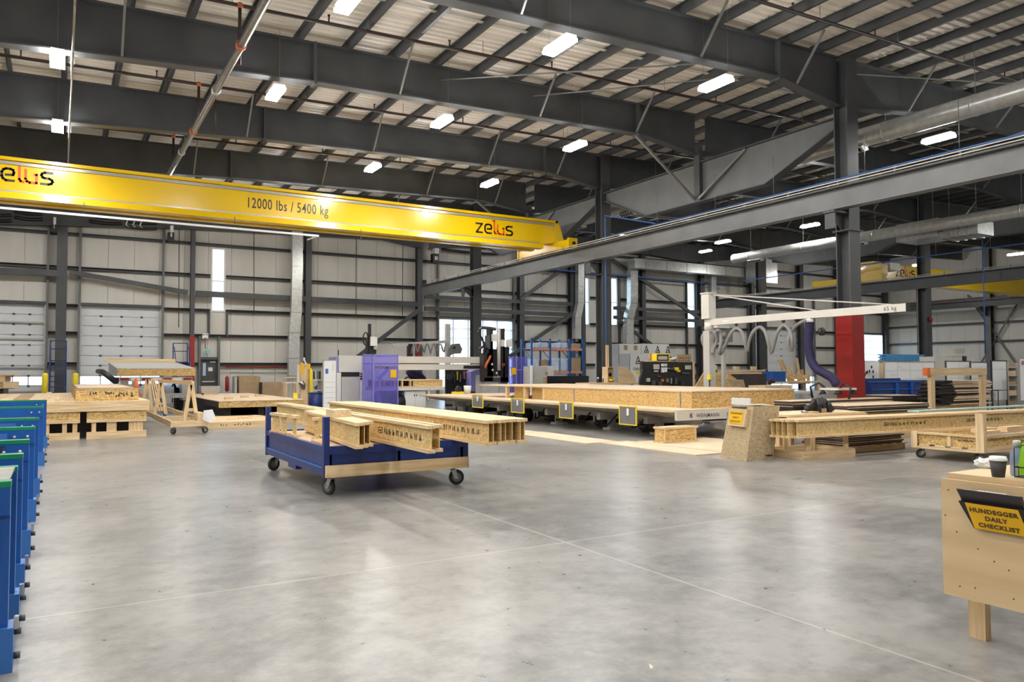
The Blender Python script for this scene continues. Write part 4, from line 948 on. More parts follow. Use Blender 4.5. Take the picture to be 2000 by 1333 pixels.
for yy in (13.6, 15.4, 17.8, 20.5, 23.6):
    box(TX0+.5, yy, .26, TX1-1, yy+.14, .42).build('cross_beam', 'machinegrey', tb)
    f = box(TX0+.85, yy+.02, .05, TX0+1.02, yy+.16, .30).build('foot_post', 'machinegrey', tb); box(TX0+.75, yy-.05, 0, TX0+1.15, yy+.22, .05).build('foot_plate', 'machinegrey', f)
    MB().path([(TX0+.62, yy+.1, .38), (TX0+.72, yy+.3, .15), (TX0+.9, yy+.6, .06), (TX0+1, yy+.9, .1)], .02, 6).build('cable', 'black', tb)
for yy in (19.2, 22.3):
    MB().lathe([(.17, -.2), (.19, -.18), (.19, .18), (.17, .2)], (TX0+.62, yy, .2), 18, 'X').build('drive_roller', 'black', tb)
# end beam with the lettering, facing the camera side
eb = box(TX0+.02, TY0-.06, .43, TX1, TY0, TZ-.025).build('end_beam', 'machine', tb)
box(TX0+.5, TY0+2.2, .2, TX1-.6, TY0+2.34, .3).build('lower_beam', 'machinegrey', tb)
for k in range(9): yk = 14.0+1.1*k; box(TX0+1.2+.3*(k % 2), yk, .1, TX0+1.7+.2*(k % 3), yk+.35, .3).build('drive_unit', 'black', tb); MB().path([(TX0+.8, yk, .4), (TX0+.75, yk+.25, .16), (TX0+.8, yk+.5, .1), (TX0+1, yk+.8, .25)], .022, 6).build('cable', 'black', tb)
for xx in (TX0+2.5, TX0+3.6): box(xx, TY0+.05, .02, xx+.14, TY0+.16, .43).build('foot_post', 'machine', tb); MB().lathe([(.09, 0), (.09, .02), (.03, .03)], (xx+.07, TY0+.1, 0), 12).build('levelling_foot', 'chrome', tb)
text('WEINMANN', .115, (TX0+.92, TY0-.063, .485), FACE_FRONT, 'ink', tb, 'maker_lettering', bold=.0006)
lg = MB()
for pts in ([(0, 1), (0, 0)], [(.5, 1), (.5, 0)], [(0, .5), (.5, .5)], [(.8, 1), (.5, .75), (.5, .25), (.8, 0)]): ribbon(lg, pts, .014, (TX0+.4, TY0-.062, .49), FACE_FRONT, .08)
lg.build('maker_mark', 'ink', tb)
box(TX0+1.8, TY0-.08, .36, TX0+1.96, TY0-.061, .43).build('warning_plate', 'white', eb); box(TX0+1.5, TY0-.09, .45, TX0+1.54, TY0-.061, .57).build('stop_pin', 'steel_rod', eb)
# yellow framed guards hanging on the table edge
for i, (px0, py0, px1, py1) in enumerate(((923, 771, 944, 797), (999, 778, 1024, 807), (1093, 785, 1120, 818), (1210, 793, 1244, 831))):
    a = P(px0, (py0+py1)/2, 'X', TX0-.02); b = P(px1, (py0+py1)/2, 'X', TX0-.02); z1 = P((px0+px1)/2, py0, 'X', TX0-.02).z; z0 = P((px0+px1)/2, py1, 'X', TX0-.02).z
    t = thing('control_guard', 'yellow framed guard plate on the table edge, %s from the lettered end' % ORD[3-i], 'guard', (TX0, a.y, z0)); w = .025
    box(TX0-.03, b.y+w, z0+w, TX0-.02, a.y-w, z1-w).build('mesh_plate', 'meshguard', t)
    for q in ((b.y, z0, a.y, z0+w), (b.y, z1-w, a.y, z1), (b.y, z0+w, b.y+w, z1-w), (a.y-w, z0+w, a.y, z1-w)): box(TX0-.04, q[0], q[1], TX0-.01, q[2], q[3]).build('frame_bar', 'yellow', t)
    m_ = (a.y+b.y)/2; box(TX0-.05, m_-.06, (z0+z1)/2, TX0-.041, m_+.02, z1-.06).build('data_card', 'paper', t)
# ---- the floor panel lying on the table
pn = thing('floor_cassette', 'large flat framed floor panel with OSB sides lying on the table', 'panel', (13.7, 16.5, TZ))
PX0, PX1, PY0, PY1, PZ0, PZ1 = 12.05, 15.42, 12.52, 20.85, TZ+.002, 1.04
box(PX0-.02, PY0-.02, PZ1-.03, PX1+.02, PY1-.9, PZ1).build('top_sheet', 'plyfloor', pn); box(PX0-.02, PY1-.89, PZ1-.03, PX1+.02, PY1+1.6, PZ1).build('top_sheet', 'plyfloor', pn)
for (a, b) in ((PY0, 13.97), (13.98, 17.0), (17.02, 18.5)): box(PX0, a, PZ0, PX0+.03, b, PZ1-.031).build('rim_board', 'osb', pn)
for (a, b) in ((18.63, 19.56), (19.73, 20.6)): box(PX0+.25, a, PZ0, PX0+.28, b, PZ1-.031).build('rim_board', 'osb', pn)
for yy in (18.53, 19.58, 20.66): box(PX0+.02, yy, PZ0, PX0+.12, yy+.1, PZ1-.031).build('stud', 'lumber_z', pn)
for (a, b) in ((PX0+.031, 13.5), (13.51, 14.6), (14.61, PX1)): box(a, PY0, PZ0, b, PY0+.03, PZ1-.031).build('rim_board', 'osb', pn)
box(PX1-.03, PY0+.031, PZ0, PX1, PY1, PZ1-.031).build('rim_board', 'osb', pn)
for yy in (PY0+.35, 17.0): box(PX0-.006, yy, PZ0, PX0-.001, yy+.02, PZ1-.03).build('strap', 'bluelite', pn)
# ---- plywood sheets and small crate on the floor in front
for i, (x0, x1, y0, y1) in enumerate(((9.25, 10.1, 12.65, 15.6), (9.6, 10.3, 9.9, 12.6), (10.35, 12.3, 9.85, 12.4), (9.0, 10.0, 15.65, 21.0))):
    o = solo(box(x0, y0, .001, x1, y1, .02), 'plywood_sheet', 'plyfloor', ('long plywood sheet lying on the floor along the table', 'plywood sheet on the floor with a curled corner before the small crate', 'plywood sheet under the small crate', 'far plywood sheet on the floor along the table')[i], 'board')
c_ = P(1330, 864, 'Z', .021); c_.y = 11.72; x0, x1, z0, z1 = rect(1298, 834, 1364, 863, c_.y)
t = thing('small_crate', 'small OSB and lumber crate standing on plywood before the table', 'crate', (c_.x, c_.y, .02)); z0 = .021; yc = c_.y
box(x0, yc, z1-.04, x1, yc+.34, z1).build('lid', 'lumber_x', t); box(x0, yc, z0, x1, yc+.34, z0+.03).build('base_frame', 'lumber_x', t)
box(x0+.03, yc+.02, z0+.03, x1-.03, yc+.04, z1-.04).build('side_panel', 'osb', t); box(x0+.02, yc+.04, z0+.03, x0+.04, yc+.32, z1-.04).build('side_panel', 'osb', t); box(x1-.04, yc+.04, z0+.03, x1-.02, yc+.32, z1-.04).build('side_panel', 'osb', t)
for x in (x0+.005, x1-.1): box(x, yc+.005, z0+.03, x+.03, yc+.019, z1-.04).build('corner_strip', 'lumber_z', t)
# ================================================================== LEFT: LONG BENCH AND PANELS
bn = thing('wood_bench', 'long low lumber work table at left piled with panels', 'table', (-.6, 23, 0))
BX0, BX1, BY0, BY1 = -4.2, 1.78, 19.6, 28.0
for k in range(6): box(BX0+(BX1-BX0)*k/6, BY0, .80, BX0+(BX1-BX0)*(k+1)/6-.006, BY1, .84).build('top_board', 'lumber_pale', bn)
box(BX0, BY0-.04, .61, BX1, BY0-.001, .835).build('apron', 'lumber_x', bn); box(BX1, BY0-.04, .61, BX1+.04, BY1, .835).build('apron', 'lumber_y', bn)
for (a, b) in ((BX0, .42), (.55, BX1-.02)):
    box(a, BY0+.0, .43, b, BY0+.04, .60).build('lower_rail', 'osb', bn); box(a, BY0-.02, .36, b, BY0+.02, .429).build('lower_rail', 'lumber_x', bn)
    box(a, BY0-.05, .0, b, BY0+.04, .15).build('base_rail', 'lumber_x', bn)
for x in (-4.1, -2.4, -.25, .08, .28, .65, .95, 1.4, 1.6): box(x, BY0+.03, .15, x+.09 if x not in (.95, 1.4) else x+.2, BY0+.12, .43).build('leg', 'lumber_z', bn)
for x in (-4.1, -.2, 1.6):
    for yy in (22.5, 25.5, 27.8): box(x, yy, 0, x+.09, yy+.09, .80).build('leg', 'lumber_z', bn)
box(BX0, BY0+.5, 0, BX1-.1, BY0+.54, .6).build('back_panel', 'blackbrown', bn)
sp = thing('panel_stack', 'OSB sided panel with a red and white lid and handwriting on the bench', 'panel', (1, 22, .84))
sx0, sx1, sy0, sy1 = .33, 1.60, 19.75, 26.5
box(sx0, sy0, .842, sx1, sy0+.03, 1.11).build('end_board', 'osb', sp); box(sx0, sy0+.031, .842, sx0+.03, sy1, 1.11).build('side_board', 'osb', sp); box(sx1-.03, sy0+.031, .842, sx1, sy1, 1.11).build('side_board', 'osb', sp)
box(sx0-.01, sy0-.01, 1.11, sx1+.01, sy1, 1.125).build('lid', 'plyfloor', sp)
for b in ((sx0-.012, sy0-.012, sx1+.012, sy0+.04), (sx0-.012, sy0+.041, sx0+.04, sy1), (sx1-.04, sy0+.041, sx1+.012, sy1)): box(b[0], b[1], 1.126, b[2], b[3], 1.136).build('lid_edge', 'brown', sp)
scribble(sp, (sx0+.28, sy0-.002, .97), FACE_FRONT, .5, .08, n=10, lw=.014); scribble(sp, (sx0+.8, sy0-.002, .92), FACE_FRONT, .36, .11, n=7, lw=.016)
for k, (x, y0_, y1_, w) in enumerate(((-.9, 21, 26, .3), (-.3, 22, 27.5, .12), (-.05, 20.4, 24, .09))):
    solo(box(x, y0_, .842, x+w, y1_, .875+.01*k), 'loose_board', 'lumber_pale' if k else 'kraft', ('wide loose board lying on the left bench', 'narrow loose board lying along the left bench', 'short loose board near the front of the left bench')[k], 'wood')
# joists/trim on the far left rack
tl = thing('trim_stack', 'stack of framed OSB trims on dark blocks at the left picture edge', 'wood', (-1.6, 30, 0))
a = rect(-40, 737, 28, 760, 29.5)
box(a[0], 29.5, a[2], a[1], 33, a[3]-.18).build('lower_bundle', 'osb', tl); box(a[0], 29.45, a[3]-.17, a[1]-.25, 33, a[3]+.05).build('upper_bundle', 'lumber_x', tl); box(a[0], 29.4, a[3]+.051, a[1]+.1, 33, a[3]+.09).build('top_board', 'lumber_x', tl)
box(a[1]-.3, 29.44, a[2]+.02, a[1]+.12, 29.49, a[2]+.22).build('open_end', 'lumber_pale', tl)
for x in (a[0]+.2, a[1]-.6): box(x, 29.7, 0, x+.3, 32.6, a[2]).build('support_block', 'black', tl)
# sawhorse rack on casters
sr = thing('sawhorse_rack', 'lumber rack of A-frames on a low caster base beside the bench', 'rack', (2.7, 22, 0))
for x in (2.3, 3.12): box(x, 19.75, .18, x+.04, 28.2, .32).build('side_rail', 'lumber_y', sr)
for yy in (19.75, 28.16): box(2.341, yy, .18, 3.119, yy+.04, .32).build('end_rail', 'lumber_x', sr)
for yy in (20.3, 21.4, 22.5, 23.6): box(2.341, yy, .2, 3.119, yy+.1, .24).build('floor_slat', 'lumber_x', sr)
for yy, z, xq in ((20.4, 1.2, 2.83), (24.8, 1.2, 2.60), (27.9, 1.25, 2.52)):
    for s in (-1, 1): MB().bar((xq+s*.15, yy, .24), (xq+s*.015, yy, z), .09, .04, (0, 1, 0)).build('a_frame_leg', 'lumber_z', sr)
    MB().bar((xq-.12, yy+.04, .55), (xq+.12, yy+.04, .55), .02, .08).build('a_frame_tie', 'lumber_x', sr)
MB().bar((2.84, 20.2, 1.22), (2.59, 25.1, 1.22), .06, .1).build('top_rail', 'lumber_y', sr)
for (x, y, a) in ((2.4, 19.9, 2.2), (3.06, 19.9, .4), (2.4, 28.0, 2), (3.06, 28.0, 1)): caster(sr, x, y, .075, .18, a)
for k in range(3): solo(MB().bar((2.62+.07*k, 26.0, .25), (2.48+.05*k, 26.4, 1.25), .03, .2, (0, 1, 0)), 'leaning_board', 'lumber_z', '%s board leaning in the A-frame rack' % ('left', 'middle', 'right')[k], 'wood')
solo(box(2.9, 19.8, .325, 3.05, 20.4, .5), 'lumber_block', 'lumber_y', 'lumber block on the base of the A-frame rack', 'wood')
pc = P(406, 806, 'Y', 20.0)
solo(MB().prism([(3.0, 19.72, .34), (3.02, 19.70, .56), (3.22, 19.69, .58), (3.3, 19.68, .36), (3.15, 19.68, .26)], (.0, -.004, 0)), 'paper_sheet', 'paper', 'white paper sheet hanging on the A-frame rack corner', 'paper')
# wall panel lying behind the rack + low platform
fp_ = thing('wall_panel', 'white topped framed panel lying flat between rack and coat post', 'panel', (6, 30, 0))
box(4.55, 26.6, .3, 7.35, 26.66, .50).build('rim_board', 'osb', fp_); box(4.55, 26.661, .3, 4.6, 36, .50).build('rim_board', 'blackbrown', fp_); box(7.3, 26.661, .3, 7.35, 36, .5).build('rim_board', 'osb', fp_)
box(4.53, 26.58, .501, 7.37, 36, .525).build('top_sheet', 'plyfloor', fp_)
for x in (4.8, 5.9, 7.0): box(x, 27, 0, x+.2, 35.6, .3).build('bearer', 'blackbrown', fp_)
for k in range(3): solo(box(5+.8*k, 28+1.3*k, .527, 5.25+.8*k, 28.25+1.3*k, .6), 'lumber_block', 'lumber_x', '%s small block on the white topped panel' % ('near', 'middle', 'far')[k], 'wood')
pl = thing('wood_platform', 'low wide lumber platform with handwriting on its front board', 'platform', (4.2, 22.5, 0))
for k in range(5): box(3.25, 21.25+k*.62, .13, 5.35, 21.85+k*.62, .155).build('deck_board', 'lumber_x', pl)
box(3.25, 21.2, 0, 5.35, 21.24, .17).build('front_board', 'lumber_x', pl); box(5.3, 21.26, 0, 5.35, 24.3, .129).build('side_board', 'lumber_y', pl); box(3.25, 21.26, 0, 3.3, 24.3, .129).build('side_board', 'lumber_y', pl)
scribble(pl, (3.65, 21.198, .06), FACE_FRONT, .8, .075, n=11, lw=.012)
for k in range(3): solo(box(4.0+.4*k, 22.2+.5*k, .157, 4.35+.4*k, 22.3+.5*k, .2), 'wood_offcut', 'lumber_pale', '%s offcut lying on the low platform' % ('left', 'middle', 'right')[k], 'wood')
# trailer with panel
tl = thing('flatbed_trailer', 'flatbed trailer with red and white tail strip behind the bench', 'trailer', (3, 32, 0)); TYT = 30.0
a = rect(233, 737, 376, 745, TYT)
box(a[0], TYT, a[2], a[1], TYT+.1, a[3]).build('tail_beam', 'greystrip', tl)
for k in range(7): xx = a[0]+(a[1]-a[0])*k/7; box(xx+.03, TYT-.005, a[2]+.03, xx+(a[1]-a[0])/7-.03, TYT-.001, a[3]-.03).build('reflector', 'red' if k % 2 == 0 else 'white', tl)
box(a[0], TYT+.1, a[2], a[1], 37, a[2]+.1).build('deck', 'blackbrown', tl)
for x in (a[0]+.05, a[1]-.3): box(x, TYT+.15, .45, x+.25, 37, a[2]).build('chassis_rail', 'galvpipe', tl)
box(a[0]+.2, TYT+.02, .55, a[1]-.05, TYT+.1, .72).build('bumper_bar', 'galvpipe', tl)
box(a[1]-.35, TYT+.01, .72, a[1]-.15, TYT+.08, a[2]).build('bumper_post', 'galvpipe', tl); box(a[0]+.4, TYT+.01, .72, a[0]+.6, TYT+.08, a[2]).build('bumper_post', 'galvpipe', tl)
for x in (a[0]+.1, a[1]-.4):
    MB().lathe([(.4, 0), (.45, .04), (.45, .22), (.4, .26)], (x, TYT+1.5, .45), 20, 'X').build('wheel', 'rubber', tl); MB().path([(x-.05, TYT+.9, .5), (x-.05, TYT+1.1, .95), (x-.05, TYT+1.5, 1.05), (x-.05, TYT+1.9, .95)], .04, 6).build('mudguard', 'black', tl)
MB().path([(a[0]-.1, TYT+.1, 1.15), (a[0]-.45, TYT+1.5, 1.5), (a[0]-.5, TYT+4, 1.52)], .1, 8).build('side_fairing', 'black', tl)
tp = thing('roof_panel', 'thick OSB sided panel lying tilted on the trailer', 'panel', (3, 32, 1.35)); b = rect(229, 721, 382, 735, TYT-.05); yt = 35.5; zt_ = P(265, 709, 'Y', yt).z
MB().prism([(b[0], TYT-.05, b[2]), (b[1], TYT-.05, b[2]), (b[1], TYT-.05, b[3]), (b[0], TYT-.05, b[3])], (0, .04, 0)).build('end_board', 'osb', tp)
for x in (b[0], b[1]-.04): MB().prism([(x, TYT, b[2]), (x, yt, b[2]+.05), (x, yt, zt_), (x, TYT, b[3])], (.04, 0, 0)).build('side_board', 'machinegrey', tp)
MB().prism([(b[0]-.01, TYT-.06, b[3]+.002), (b[1]+.01, TYT-.06, b[3]+.002), (b[1]+.01, yt, zt_+.002), (b[0]-.01, yt, zt_+.002)], (0, 0, .02)).build('top_sheet', 'machinegrey', tp)
c = rect(203, 707, 340, 713, yt+.3); solo(box(c[0], yt-.15, zt_+.023, c[1], yt-.05, zt_+.16), 'end_plank', 'lumber_x', 'pale plank standing along the far edge of the trailer load', 'wood')
# safety cone, bollards
def cone(px, py0, py1, Y, label):
    q = P(px, py1, 'Y', Y); h = P(px, py0, 'Y', Y).z-max(q.z, 0); z = max(q.z, 0); t = thing('traffic_cone', label, 'cone', (q.x, Y, z))
    box(q.x-.18, Y-.18, z, q.x+.18, Y+.18, z+.03).build('cone_base', 'orange', t); MB().lathe([(.14, .03), (.03, h)], (q.x, Y, z), 14).build('cone_body', 'orange', t)
    MB().lathe([(.107, h*.35), (.085, h*.5)], (q.x, Y, z), 14).build('reflective_band', 'paper', t)
cone(265, 739, 772, 27.5, 'orange traffic cone in front of the trailer tail')
for px, lab in ((88, 'yellow bollard left of the blue step ladder'), (148, 'yellow bollard right of the blue step ladder')):
    q = P(px, 729, 'Y', 36.2); t = thing('bollard', lab, 'bollard', (q.x, 36.2, 0)); MB().lathe([(.11, .01), (.11, q.z-.06), (.08, q.z-.01), (.02, q.z)], (q.x, 36.2, 0), 14).build('post', 'yellow', t); box(q.x-.18, 36.02, 0, q.x+.18, 36.38, .01).build('base_plate', 'yellow', t)
def ladder(px0, px1, pytop, pyplat, Y, label, steps):
    a = P(px0, 700, 'Y', Y).x; b = P(px1, 700, 'Y', Y).x; zp = P((px0+px1)/2, pyplat, 'Y', Y).z; zt_ = P((px0+px1)/2, pytop, 'Y', Y).z
    t = thing('rolling_ladder', label, 'ladder', ((a+b)/2, Y, 0))
    for x in (a, b):
        MB().tube((x, Y-1.6, .1), (x, Y, zp), .03, 8).build('stringer', 'navy', t); MB().tube((x, Y, .1), (x, Y, zt_), .025, 8).build('rear_post', 'navy', t)
        MB().path([(x, Y-1.6, .9), (x, Y-.5, zp+.6), (x, Y, zt_-.1)], .02, 6).build('handrail', 'navy', t)
    for k in range(steps): f = (k+1)/(steps+1); MB().box(a, Y-1.6*(1-f)-.12, zp*f-.015, b, Y-1.6*(1-f)+.12, zp*f+.015).build('step', 'navy', t)
    box(a, Y-.1, zp-.02, b, Y+.5, zp+.02).build('platform', 'navy', t)
    for z in (zp+.5, zt_): MB().tube((a, Y+.02, z), (b, Y+.02, z), .02, 6).build('guard_rail', 'navy', t)
ladder(98, 129, 666, 705, 37.6, 'blue rolling step ladder in front of the wide wall column', 8)
ladder(338, 366, 671, 708, 37.6, 'blue rolling step ladder beside the red footed wall column', 8)
# cardboard and furniture by the exit door
a = rect(467, 736, 508, 770, 37.5); t = thing('cardboard_sheets', 'upright stack of brown cardboard sheets against the back wall', 'cardboard', (a[0], 37.5, 0))
for k in range(4): box(a[0]-.03*k, 37.5+.16*k, .0, a[1]-.03*k, 37.63+.16*k, a[3]+.01*k).build('sheet', 'kraft', t)
box(a[0]-.2, 37.5, 0, a[0]-.1, 38.1, a[3]).build('edge_sheet', 'machinegrey', t)
a = rect(511, 747, 552, 772, 37.5); solo(box(a[0], 37.5, 0, a[1], 38.2, a[3]), 'carton', 'kraft', 'low brown carton beside the cardboard sheets', 'box'); solo(box(a[0]-.13, 37.25, 0, a[0]-.03, 37.44, a[3]), 'dark_plank', 'black', 'narrow black board between carton and cardboard', 'board')
a = rect(441, 733, 446, 765, 37.8); t = thing('fire_extinguisher', 'small extinguisher on a stand right of the exit door', 'extinguisher', (a[0], 37.8, 0)); MB().lathe([(.07, a[2]), (.09, a[2]+.05), (.09, a[3]-.12), (.03, a[3]-.04)], ((a[0]+a[1])/2, 37.8, 0), 10).build('cylinder', 'red', t); MB().tube(((a[0]+a[1])/2, 37.8, 0), ((a[0]+a[1])/2, 37.8, a[2]), .02, 6).build('stand', 'galvpipe', t)
a = rect(393, 755, 430, 768, 34); solo(box(a[0], 34, a[2], a[1], 34.6, a[3]), 'covered_crate', 'machinegrey', 'grey covered crate in front of the exit door', 'crate'); solo(box(a[0]+.1, 34, 0, a[1]-.1, 34.6, a[2]-.005), 'wood_plinth', 'lumber_x', 'lumber plinth under the grey covered crate', 'wood')
def rb(px0, py0, px1, py1, Y, d, name, mt, parent=None, floor=False, local=False):
    a, b, z0, z1 = rect(px0, py0, px1, py1, Y)
    if floor: z0 = 0
    return box(a, Y, z0, b, Y+d, z1).build(name, mt, parent)
def base(px, Y): return (P(px, 700, 'Y', Y).x, Y, 0)
# ================================================================== CNC BRIDGE MACHINE (centre)
Y = 27.0
mc = thing('nailing_bridge', 'white and purple nailing bridge machine lettered WEINMANN', 'machine', base(760, Y))
rb(662, 695, 707, 727, Y, 1.2, 'cabinet_hood', 'machine', mc); rb(655, 698, 661, 727, Y+.05, .8, 'side_trim', 'purplesteel', mc)
rb(667, 727.5, 702, 736, Y+.05, 1.1, 'cabinet_slot', 'black', mc); rb(667, 736.5, 702, 790, Y+.02, 1.1, 'cabinet_door', 'machinegrey', mc, True)
rb(655.5, 728, 666, 790, Y, 1.1, 'cabinet_jamb', 'white', mc, True); rb(703, 728, 711, 790, Y, 1.1, 'cabinet_jamb', 'white', mc, True)
for k in range(3): rb(704, 729+5*k, 708, 732+5*k, Y-.03, .029, 'switch', 'red' if k == 0 else 'black', mc)
rb(778, 697, 944, 710, Y+.3, .7, 'bridge_beam_upper', 'machine', mc); rb(712, 697, 777.5, 710, Y+.3, .7, 'bridge_beam_upper', 'machine', mc)
rb(712, 711.5, 944, 723, Y+.35, .6, 'bridge_beam_lower', 'machine', mc); rb(906, 714.5, 942, 720.5, Y+.32, .029, 'cable_slot', 'black', mc)
# purple screens
for (a, b, c, d, yy) in ((708, 693, 728, 790, Y-.5), (729, 693, 778, 791, Y-.9)):
    x0, x1, z0, z1 = rect(a, b, c, d, yy); s = box(x0, yy, max(z0, .02), x1, yy+.02, z1).build('purple_screen', 'purpleglass', mc)
    for q in ((x0, x0+.03), (x1-.03, x1)): box(q[0], yy-.01, 0, q[1], yy+.03, z1).build('screen_post', 'purplesteel', s)
    box(x0, yy-.01, z1-.03, x1, yy+.03, z1+.01).build('screen_rail', 'purplesteel', s)
x0, x1, z0, z1 = rect(735, 713, 773, 721, Y-.92)
text('WEINMANN', (x1-x0)/5.0, ((x0+x1)/2, Y-.925, z0), FACE_FRONT, 'ink', mc, 'maker_lettering', bold=.001)
for pp in (((742, 790), (735, 745)), ((730, 765), (745, 740)), ((738, 740), (757, 722))):
    MB().bar(P(*pp[0], 'Y', Y-.3), P(*pp[1], 'Y', Y-.3), .12, .12).build('support_leg', 'purplesteel', mc)
rb(742, 763, 776, 788, Y-.2, .6, 'pump_unit', 'black', mc)
rb(763, 723, 774, 738, Y-.95, .02, 'warning_sign', 'yellowsign', mc)
# mast on the left carriage
q = P(727, 695, 'Y', Y+.5); rb(721, 633, 725, 694, Y+.5, .15, 'mast', 'black', mc); rb(718, 660, 735, 694, Y+.55, .25, 'mast_carriage', 'black', mc); rb(724.5, 658, 737, 676, Y+.4, .09, 'control_box', 'white', mc); rb(731, 677, 736, 683, Y+.4, .1, 'sensor', 'machinegrey', mc)
c = P(714, 662, 'Y', Y+.6); MB().path([(c.x+.1*math.cos(k*math.pi/6), Y+.6, c.z+.24*math.sin(k*math.pi/6)) for k in range(13)], .025, 6).build('cable_loop', 'black', mc)
MB().tube(P(661, 684, 'Y', Y+.2), P(661, 697, 'Y', Y+.2), .02, 6).build('antenna', 'black', mc)
# head units at the right end
hd = thing('tool_gantry', 'black tool heads with hoses and pale boxes at the right end of the bridge', 'machine', base(970, Y))
for (a, b, c, d, m_) in ((958, 640, 963, 745, 'black'), (983, 642, 986, 740, 'black'), (945, 690, 958, 745, 'ink'), (952, 682, 972, 735, 'black'), (978, 678, 995, 748, 'black'), (955, 655, 962, 690, 'steel'), (946, 738, 995, 746, 'steel')):
    rb(a, b, c, d, Y-.1, .35, 'head_frame', m_, hd)
for (a, b, c, d) in ((963, 653, 971, 667), (978, 664, 986, 677), (992, 664, 1001, 678)): rb(a, b, c, d, Y-.25, .14, 'terminal_box', 'white', hd)
MB().tube(P(974.5, 641, 'Y', Y-.3), P(974.5, 724, 'Y', Y-.3), .07, 10).build('air_tube', 'machinegrey', hd)
MB().path([P(*q, 'Y', Y-.15) for q in ((935, 645), (934, 650), (940, 660), (946, 672), (948, 690))], .05, 8).build('hose', 'black', hd)
MB().path([P(*q, 'Y', Y-.15) for q in ((935, 645), (942, 640), (955, 641), (968, 643))], .06, 8).build('hose', 'steel', hd)
MB().path([P(*q, 'Y', Y-.2) for q in ((937, 686), (938, 680), (944, 678), (952, 682))], .06, 8).build('hose', 'ink', hd)
MB().path([P(*q, 'Y', Y-.2) for q in ((948, 720), (950, 712), (955, 703), (958, 695))], .05, 6).build('hose', 'orangefit', hd)
MB().path([P(*q, 'Y', Y-.2) for q in ((983, 718), (981, 712), (984, 710), (986, 715))], .02, 6).build('hose', 'orangefit', hd)
for (a, b) in ((960, 710), (961, 721), (969, 727)): rb(a, b, a+3, b+4, Y-.13, .029, 'label_plate', 'white', hd)
for (a, b, c, d) in ((947, 733, 974, 767), (975, 735, 992, 767)): rb(a, b, c, d, Y-.05, .8, 'lower_cabinet', 'machinegrey', hd, True)
rb(953, 751, 960, 753, Y-.07, .019, 'vent_slot', 'black', hd)
sc = thing('purple_guard', 'purple transparent guard screen at the right end of the bridge', 'screen', base(1012, Y-.4))
for (a, c, yy) in ((994, 1008.5, Y-.4), (1009, 1030, Y-.3)):
    x0, x1, z0, z1 = rect(a, 697, c, 765, yy); box(x0+.03, yy, .1, x1-.03, yy+.02, z1).build('pane', 'purpleglass', sc)
    for q in ((x0, x0+.03), (x1-.03, x1)): box(q[0], yy-.02, 0, q[1], yy+.04, z1+.02).build('screen_post', 'purplesteel', sc)
rb(999, 719, 1008, 732, Y-.45, .02, 'warning_sign', 'yellowsign', sc); MB().tube(P(1023, 684, 'Y', Y-.2), P(1023, 697, 'Y', Y-.2), .015, 6).build('antenna', 'black', sc)
rb(1009, 722, 1030, 724, Y-.33, .02, 'cross_bar', 'purplesteel', sc)
# table with studs inside the machine
wt = thing('machine_table', 'white table with double door cabinet behind the purple screen', 'table', base(810, 26.2)); Yt = 26.2
rb(743, 757, 868, 763, Yt, 1.5, 'table_top', 'machine', wt); a = rb(790, 764, 832, 790, Yt+.1, 1.2, 'cabinet', 'machine', wt, True)
x0, x1, z0, z1 = rect(790, 764, 832, 790, Yt+.1); mx_ = (x0+x1)/2
for (u, v) in ((x0+.02, mx_-.01), (mx_+.01, x1-.02)): dd = box(u, Yt+.085, .08, v, Yt+.099, z1-.03).build('cabinet_door', 'white', wt); box(mx_-.06 if v < mx_ else mx_+.03, Yt+.07, z1-.2, mx_-.03 if v < mx_ else mx_+.06, Yt+.084, z1-.13).build('door_handle', 'black', dd)
MB().lathe([(.3, 0), (.32, .1), (.3, .35)], (P(775, 780, 'Y', Yt).x, Yt+.3, .32), 16, 'X').build('drive_motor', 'black', wt)
rb(838, 776, 905, 781, Yt, 1.0, 'low_rail', 'machinegrey', wt); rb(895, 765, 905, 776, Yt, .5, 'rail_end', 'black', wt); rb(836, 764, 840, 781, Yt, .5, 'leg', 'machine', wt)
sp = thing('stud_panel', 'framed wall panel with visible studs lying on the white machine table', 'panel', base(800, 26.3)); x0, x1, z0, z1 = rect(742, 742, 865, 756.5, 26.3)
box(x0, 26.3, z1-.04, x1, 27.6, z1).build('top_plate', 'lumber_x', sp); box(x0, 26.3, z0, x1, 27.6, z0+.03).build('bottom_plate', 'lumber_x', sp)
box(x0+(x1-x0)*.52, 26.33, z0+.03, x1, 26.36, z1-.04).build('rim_board', 'osb', sp); box(x0, 27.5, z0+.03, x1, 27.55, z1-.04).build('rim_board', 'osb', sp)
for f in (.0, .06, .16, .22, .27, .34, .47): box(x0+(x1-x0)*f, 26.31, z0+.03, x0+(x1-x0)*f+.05, 26.45, z1-.04).build('stud', 'lumber_z', sp)
# robot arm, tool wall, purple bin behind
ra = thing('robot_arm', 'dark purple robot arm under the bridge beam', 'robot', base(810, 28.2))
MB().path([P(*q, 'Y', 28.2) for q in ((795, 725), (806, 731), (813, 740), (822, 742))], .16, 10, radii=[.1, .2, .17, .12]).build('upper_arm', 'purplefab', ra)
MB().path([P(*q, 'Y', 28.2) for q in ((815, 724), (820, 733), (828, 742))], .12, 10).build('forearm', 'purplefab', ra); MB().path([P(*q, 'Y', 28.1) for q in ((790, 742), (795, 737), (802, 738), (806, 742))], .03, 6).build('cable', 'black', ra); box(ra.location.x-.3, 28, 0, ra.location.x+.3, 28.6, P(812, 742, 'Y', 28.2).z).build('pedestal', 'machinegrey', ra)
tw = thing('tool_rack', 'black rack hung with hand tools under the bridge beam', 'rack', base(893, 29)); rb(871, 722, 916, 752, 29, .08, 'back_board', 'black', tw, True)
